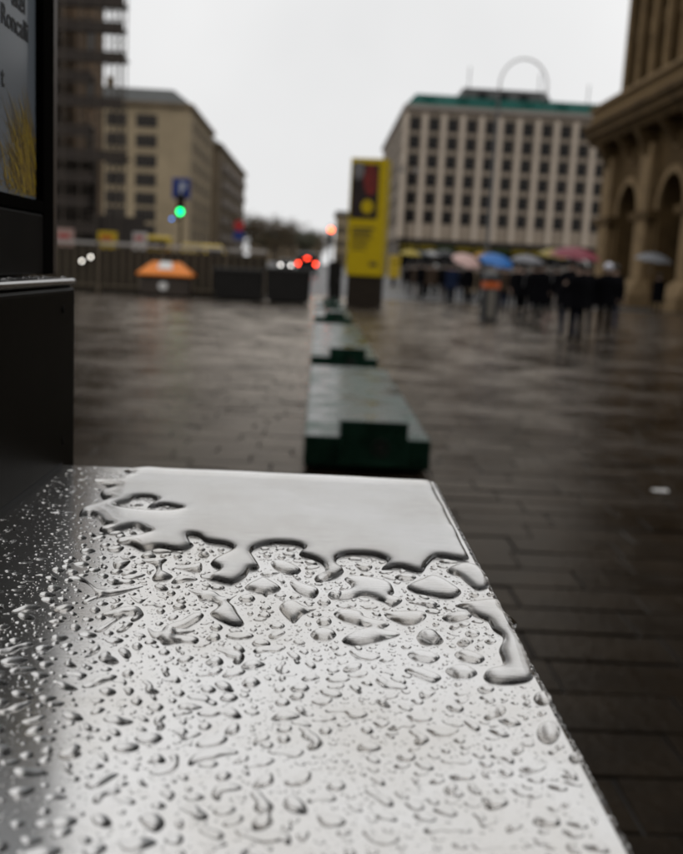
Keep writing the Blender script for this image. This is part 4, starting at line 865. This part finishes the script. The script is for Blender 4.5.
def umbrella(px, py, d, r, col, label, tilt=0, zdrop=.9):
    p = at_y(px, py, d); t = thing('umbrella', p, label, 'umbrella', 'umbrellas of the crowd'); t.rotation_euler = (R(tilt), R(tilt*.5), 0)
    m = MB(); n = 8; rings = [(.02, .0), (.3, -.045), (.62, -.15), (.88, -.30), (1.0, -.42)]; Vv = []
    for q, z in rings:
        for k in range(n*3):
            a = 2*math.pi*k/(n*3); sc = 1-.06*q*math.sin(a*n/2)**2
            Vv.append((r*q*sc*math.cos(a), r*q*sc*math.sin(a), r*z+(.03*q if k % 3 else 0)))
    N = n*3; m.add(Vv, [(i*N+k, i*N+(k+1) % N, (i+1)*N+(k+1) % N, (i+1)*N+k) for i in range(4) for k in range(N)]); m.build('canopy', mat('umbrella_%02x%02x%02x' % tuple(int(c*255) for c in col), col, .5), t)
    MB().tube([(0,0,.08*r),(0,0,-zdrop)], .011, 6).build('shaft', STEEL_GREY, t); MB().tube([(0,0,-zdrop),(0,0,-zdrop-.1),(0,.03,-zdrop-.13)], .02, 8).build('handle', BLACK_METAL, t)
    for k in range(n):
        a = 2*math.pi*k/n; MB().tube([(0,0,-.02*r),(r*.6*math.cos(a),r*.6*math.sin(a),-.17*r),(r*.93*math.cos(a),r*.93*math.sin(a),-.40*r)], .006, 4).build('rib', STEEL_GREY, t)
BLK = (.004, .004, .005); NVY = (.012, .018, .04); GRY = (.05, .05, .052); BRN = (.05, .035, .025); JEAN = (.03, .045, .085); BGE = (.33, .26, .18)
for a_ in (
 (566, 339, 'person in black coat, legs apart, first of the three dark figures before the arcade', BLK, NVY, 'walk', R(170), 1.78),
 (583, 336, 'person in black with light jeans between the two other dark figures', BLK, GRY, 'hold', R(190), 1.72),
 (602, 337, 'person in black with white hood, last of the three dark figures before the arcade', BLK, BLK, 'walk', R(160), 1.74, (.6, .6, .66)),
 (531, 318, 'person in black under the grey umbrella', BLK, BLK, 'hold', R(180), 1.76),
 (513, 313, 'slim person in black with grey trousers beside the banded bin', BLK, GRY, 'stand', R(30), 1.72),
 (522, 309, 'person in dark blue behind the slim one beside the bin', NVY, BLK, 'stand', R(200), 1.7),
 (548, 310, 'person in red jacket half hidden behind the dark figures', (.28, .04, .05), BLK, 'stand', R(180), 1.68),
 (541, 305, 'person in black between the grey umbrella and the red jacket', BLK, BLK, 'stand', R(90), 1.75),
 (469, 303, 'person in beige coat under the pink umbrella', BGE, BLK, 'hold', R(170), 1.7, False, True),
 (497, 305, 'person in black under the blue umbrella', BLK, BRN, 'hold', R(180), 1.74),
 (455, 301, 'person in dark jacket and blue jeans left of the pink umbrella', BLK, JEAN, 'walk', R(200), 1.75),
 (441, 300, 'person in black with brown trousers second left of the pink umbrella', BLK, BRN, 'walk', R(150), 1.78),
 (434, 296, 'person with white hood at the back of the left crowd', BLK, BLK, 'stand', R(180), 1.76, (.55, .55, .55)),
 (424, 296, 'person in navy coat in the middle of the left crowd', NVY, BLK, 'stand', R(60), 1.7),
 (415, 297, 'person in brown coat and pale trousers at the left end of the crowd', BRN, (.12, .09, .07), 'walk', R(180), 1.72),
 (408, 295, 'person in black standing next to the yellow box', BLK, BLK, 'stand', R(200), 1.74),
 (448, 295, 'person in black at the back beneath the awnings', BLK, BLK, 'stand', R(180), 1.72),
 (461, 296, 'person in black behind the pink umbrella', BLK, BLK, 'stand', R(180), 1.74),
 (480, 300, 'person in black behind the banded bin', BLK, BLK, 'stand', R(170), 1.76),
 (508, 296, 'person in black at the back, right of the blue umbrella', BLK, BLK, 'stand', R(180), 1.72),
 (420, 299, 'person in black walking in front of the left crowd', BLK, BLK, 'walk', R(160), 1.76),
 (430, 301, 'person in dark brown leading the left crowd', BRN, BLK, 'walk', R(190), 1.74),
 (447, 301, 'person in black coat and grey trousers beside the blue jeans', BLK, GRY, 'stand', R(150), 1.76),
 (538, 322, 'person in black with long coat right of the grey umbrella', BLK, BLK, 'walk', R(160), 1.76, False, True),
 (450, 306, 'person in dark coat leading next to the blue jeans', NVY, BLK, 'hold', R(159), 1.69),
 (503, 309, 'person in dark blue close to the banded bin', BRN, NVY, 'stand', R(208), 1.71),
 (519, 320, 'person in black with pale shoes left of the long coat', BLK, BLK, 'hold', R(198), 1.69),
 (574, 343, 'person in black nearest of the dark group, seen from behind', BLK, BLK, 'hold', R(202), 1.69),
 (610, 330, 'person in dark brown at the arcade side of the dark group', BLK, NVY, 'stand', R(151), 1.78),
 (466, 306, 'person in black just right of the pink umbrella, mid-crowd', BLK, BLK, 'walk', R(170), 1.76),
 (474, 299, 'person in dark brown coat behind the beige coat', BRN, BLK, 'stand', R(190), 1.72),
 (505, 303, 'person in navy in the gap right of the banded bin', NVY, BLK, 'stand', R(160), 1.75),
 (535, 312, 'person in black right behind the long coat', BLK, GRY, 'stand', R(200), 1.74),
 (553, 316, 'person in black between the red jacket and the dark group', BLK, BLK, 'walk', R(180), 1.77),
 (560, 302, 'person in dark coat far behind the three dark figures', BLK, BLK, 'stand', R(180), 1.74),
 (656, 314, 'person in black under a grey umbrella in front of the arcade pier', BLK, BLK, 'hold', R(170), 1.74, False, True),
): person(*a_)
for a_ in (
 (576, 247, 22.8, .62, (.17, .012, .03), 'dark red umbrella over the three dark figures', 6), (558, 249, 26, .5, (.26, .20, .03), 'mustard yellow umbrella left of the red one', 8),
 (528, 255, 27.5, .48, (.15, .15, .165), 'grey umbrella left of the yellow one', 5), (498, 255, 33, .62, (.012, .12, .38), 'bright blue umbrella behind the banded bin', 18),
 (468, 256, 37, .58, (.50, .33, .30), 'pale pink umbrella over the beige coat', 25), (483, 253, 42, .45, (.34, .17, .012), 'orange umbrella behind the pink one', 5),
 (411, 250, 46, .55, (.34, .26, .02), 'yellow umbrella at the left end of the crowd', 5), (580, 258, 23.4, .28, (.42, .42, .40), 'small pale folded-down umbrella under the red one', 30),
 (432, 251, 50, .5, (.30, .30, .30), 'pale grey umbrella in the middle of the left crowd', 6), (421, 251, 47, .5, (.02, .025, .03), 'black umbrella beside the yellow one in the left crowd', 5), (446, 250, 48, .55, (.018, .018, .02), 'black umbrella right of the pale grey one', 8),
 (655, 253, 41, .8, (.11, .115, .125), 'wide grey umbrella in front of the arcade pier', 8),
): umbrella(*a_)
# bin with orange band
bp_ = at_z(488, 321, 0); bn = thing('waste_bin', bp_, 'dark upright waste bin with orange band among the crowd', 'waste bin')
MB().lathe([(.30, 0), (.30, .06), (.27, .08), (.27, 1.0), (.285, 1.02)], 20).build('body', mat('bin_dark', (.02, .02, .02), .4), bn)
MB().lathe([(.292, 1.0), (.292, 1.2)], 20).build('band', mat('band_orange', (.50, .10, .02), .4), bn)
MB().lathe([(.28, 1.2), (.30, 1.24), (.30, 1.34), (.2, 1.46), (.02, 1.5)], 20).build('hood', mat('bin_dark', (.02, .02, .02), .4), bn)
MB().box(-.09, .09, -.283, -.24, .12, .95).build('stripe', mat('stripe_grey', (.2, .18, .15), .5), bn)
# a scrap of paper on the wet paving
pp_ = at_z(660, 491, 0); sc2 = MB().add([(-.06,-.03,.006),(.05,-.035,.004),(.06,.03,.009),(-.05,.035,.004),(0,0,.014)], [(0,1,4),(1,2,4),(2,3,4),(3,0,4)]).build('paper_scrap', WHITE); sc2.location = pp_; tag(sc2, 'small pale scrap of paper lying on the wet paving', 'paper')
print('drops', len(DROPS), 'tiny', tiny, 'spray faces', len(sp.f))
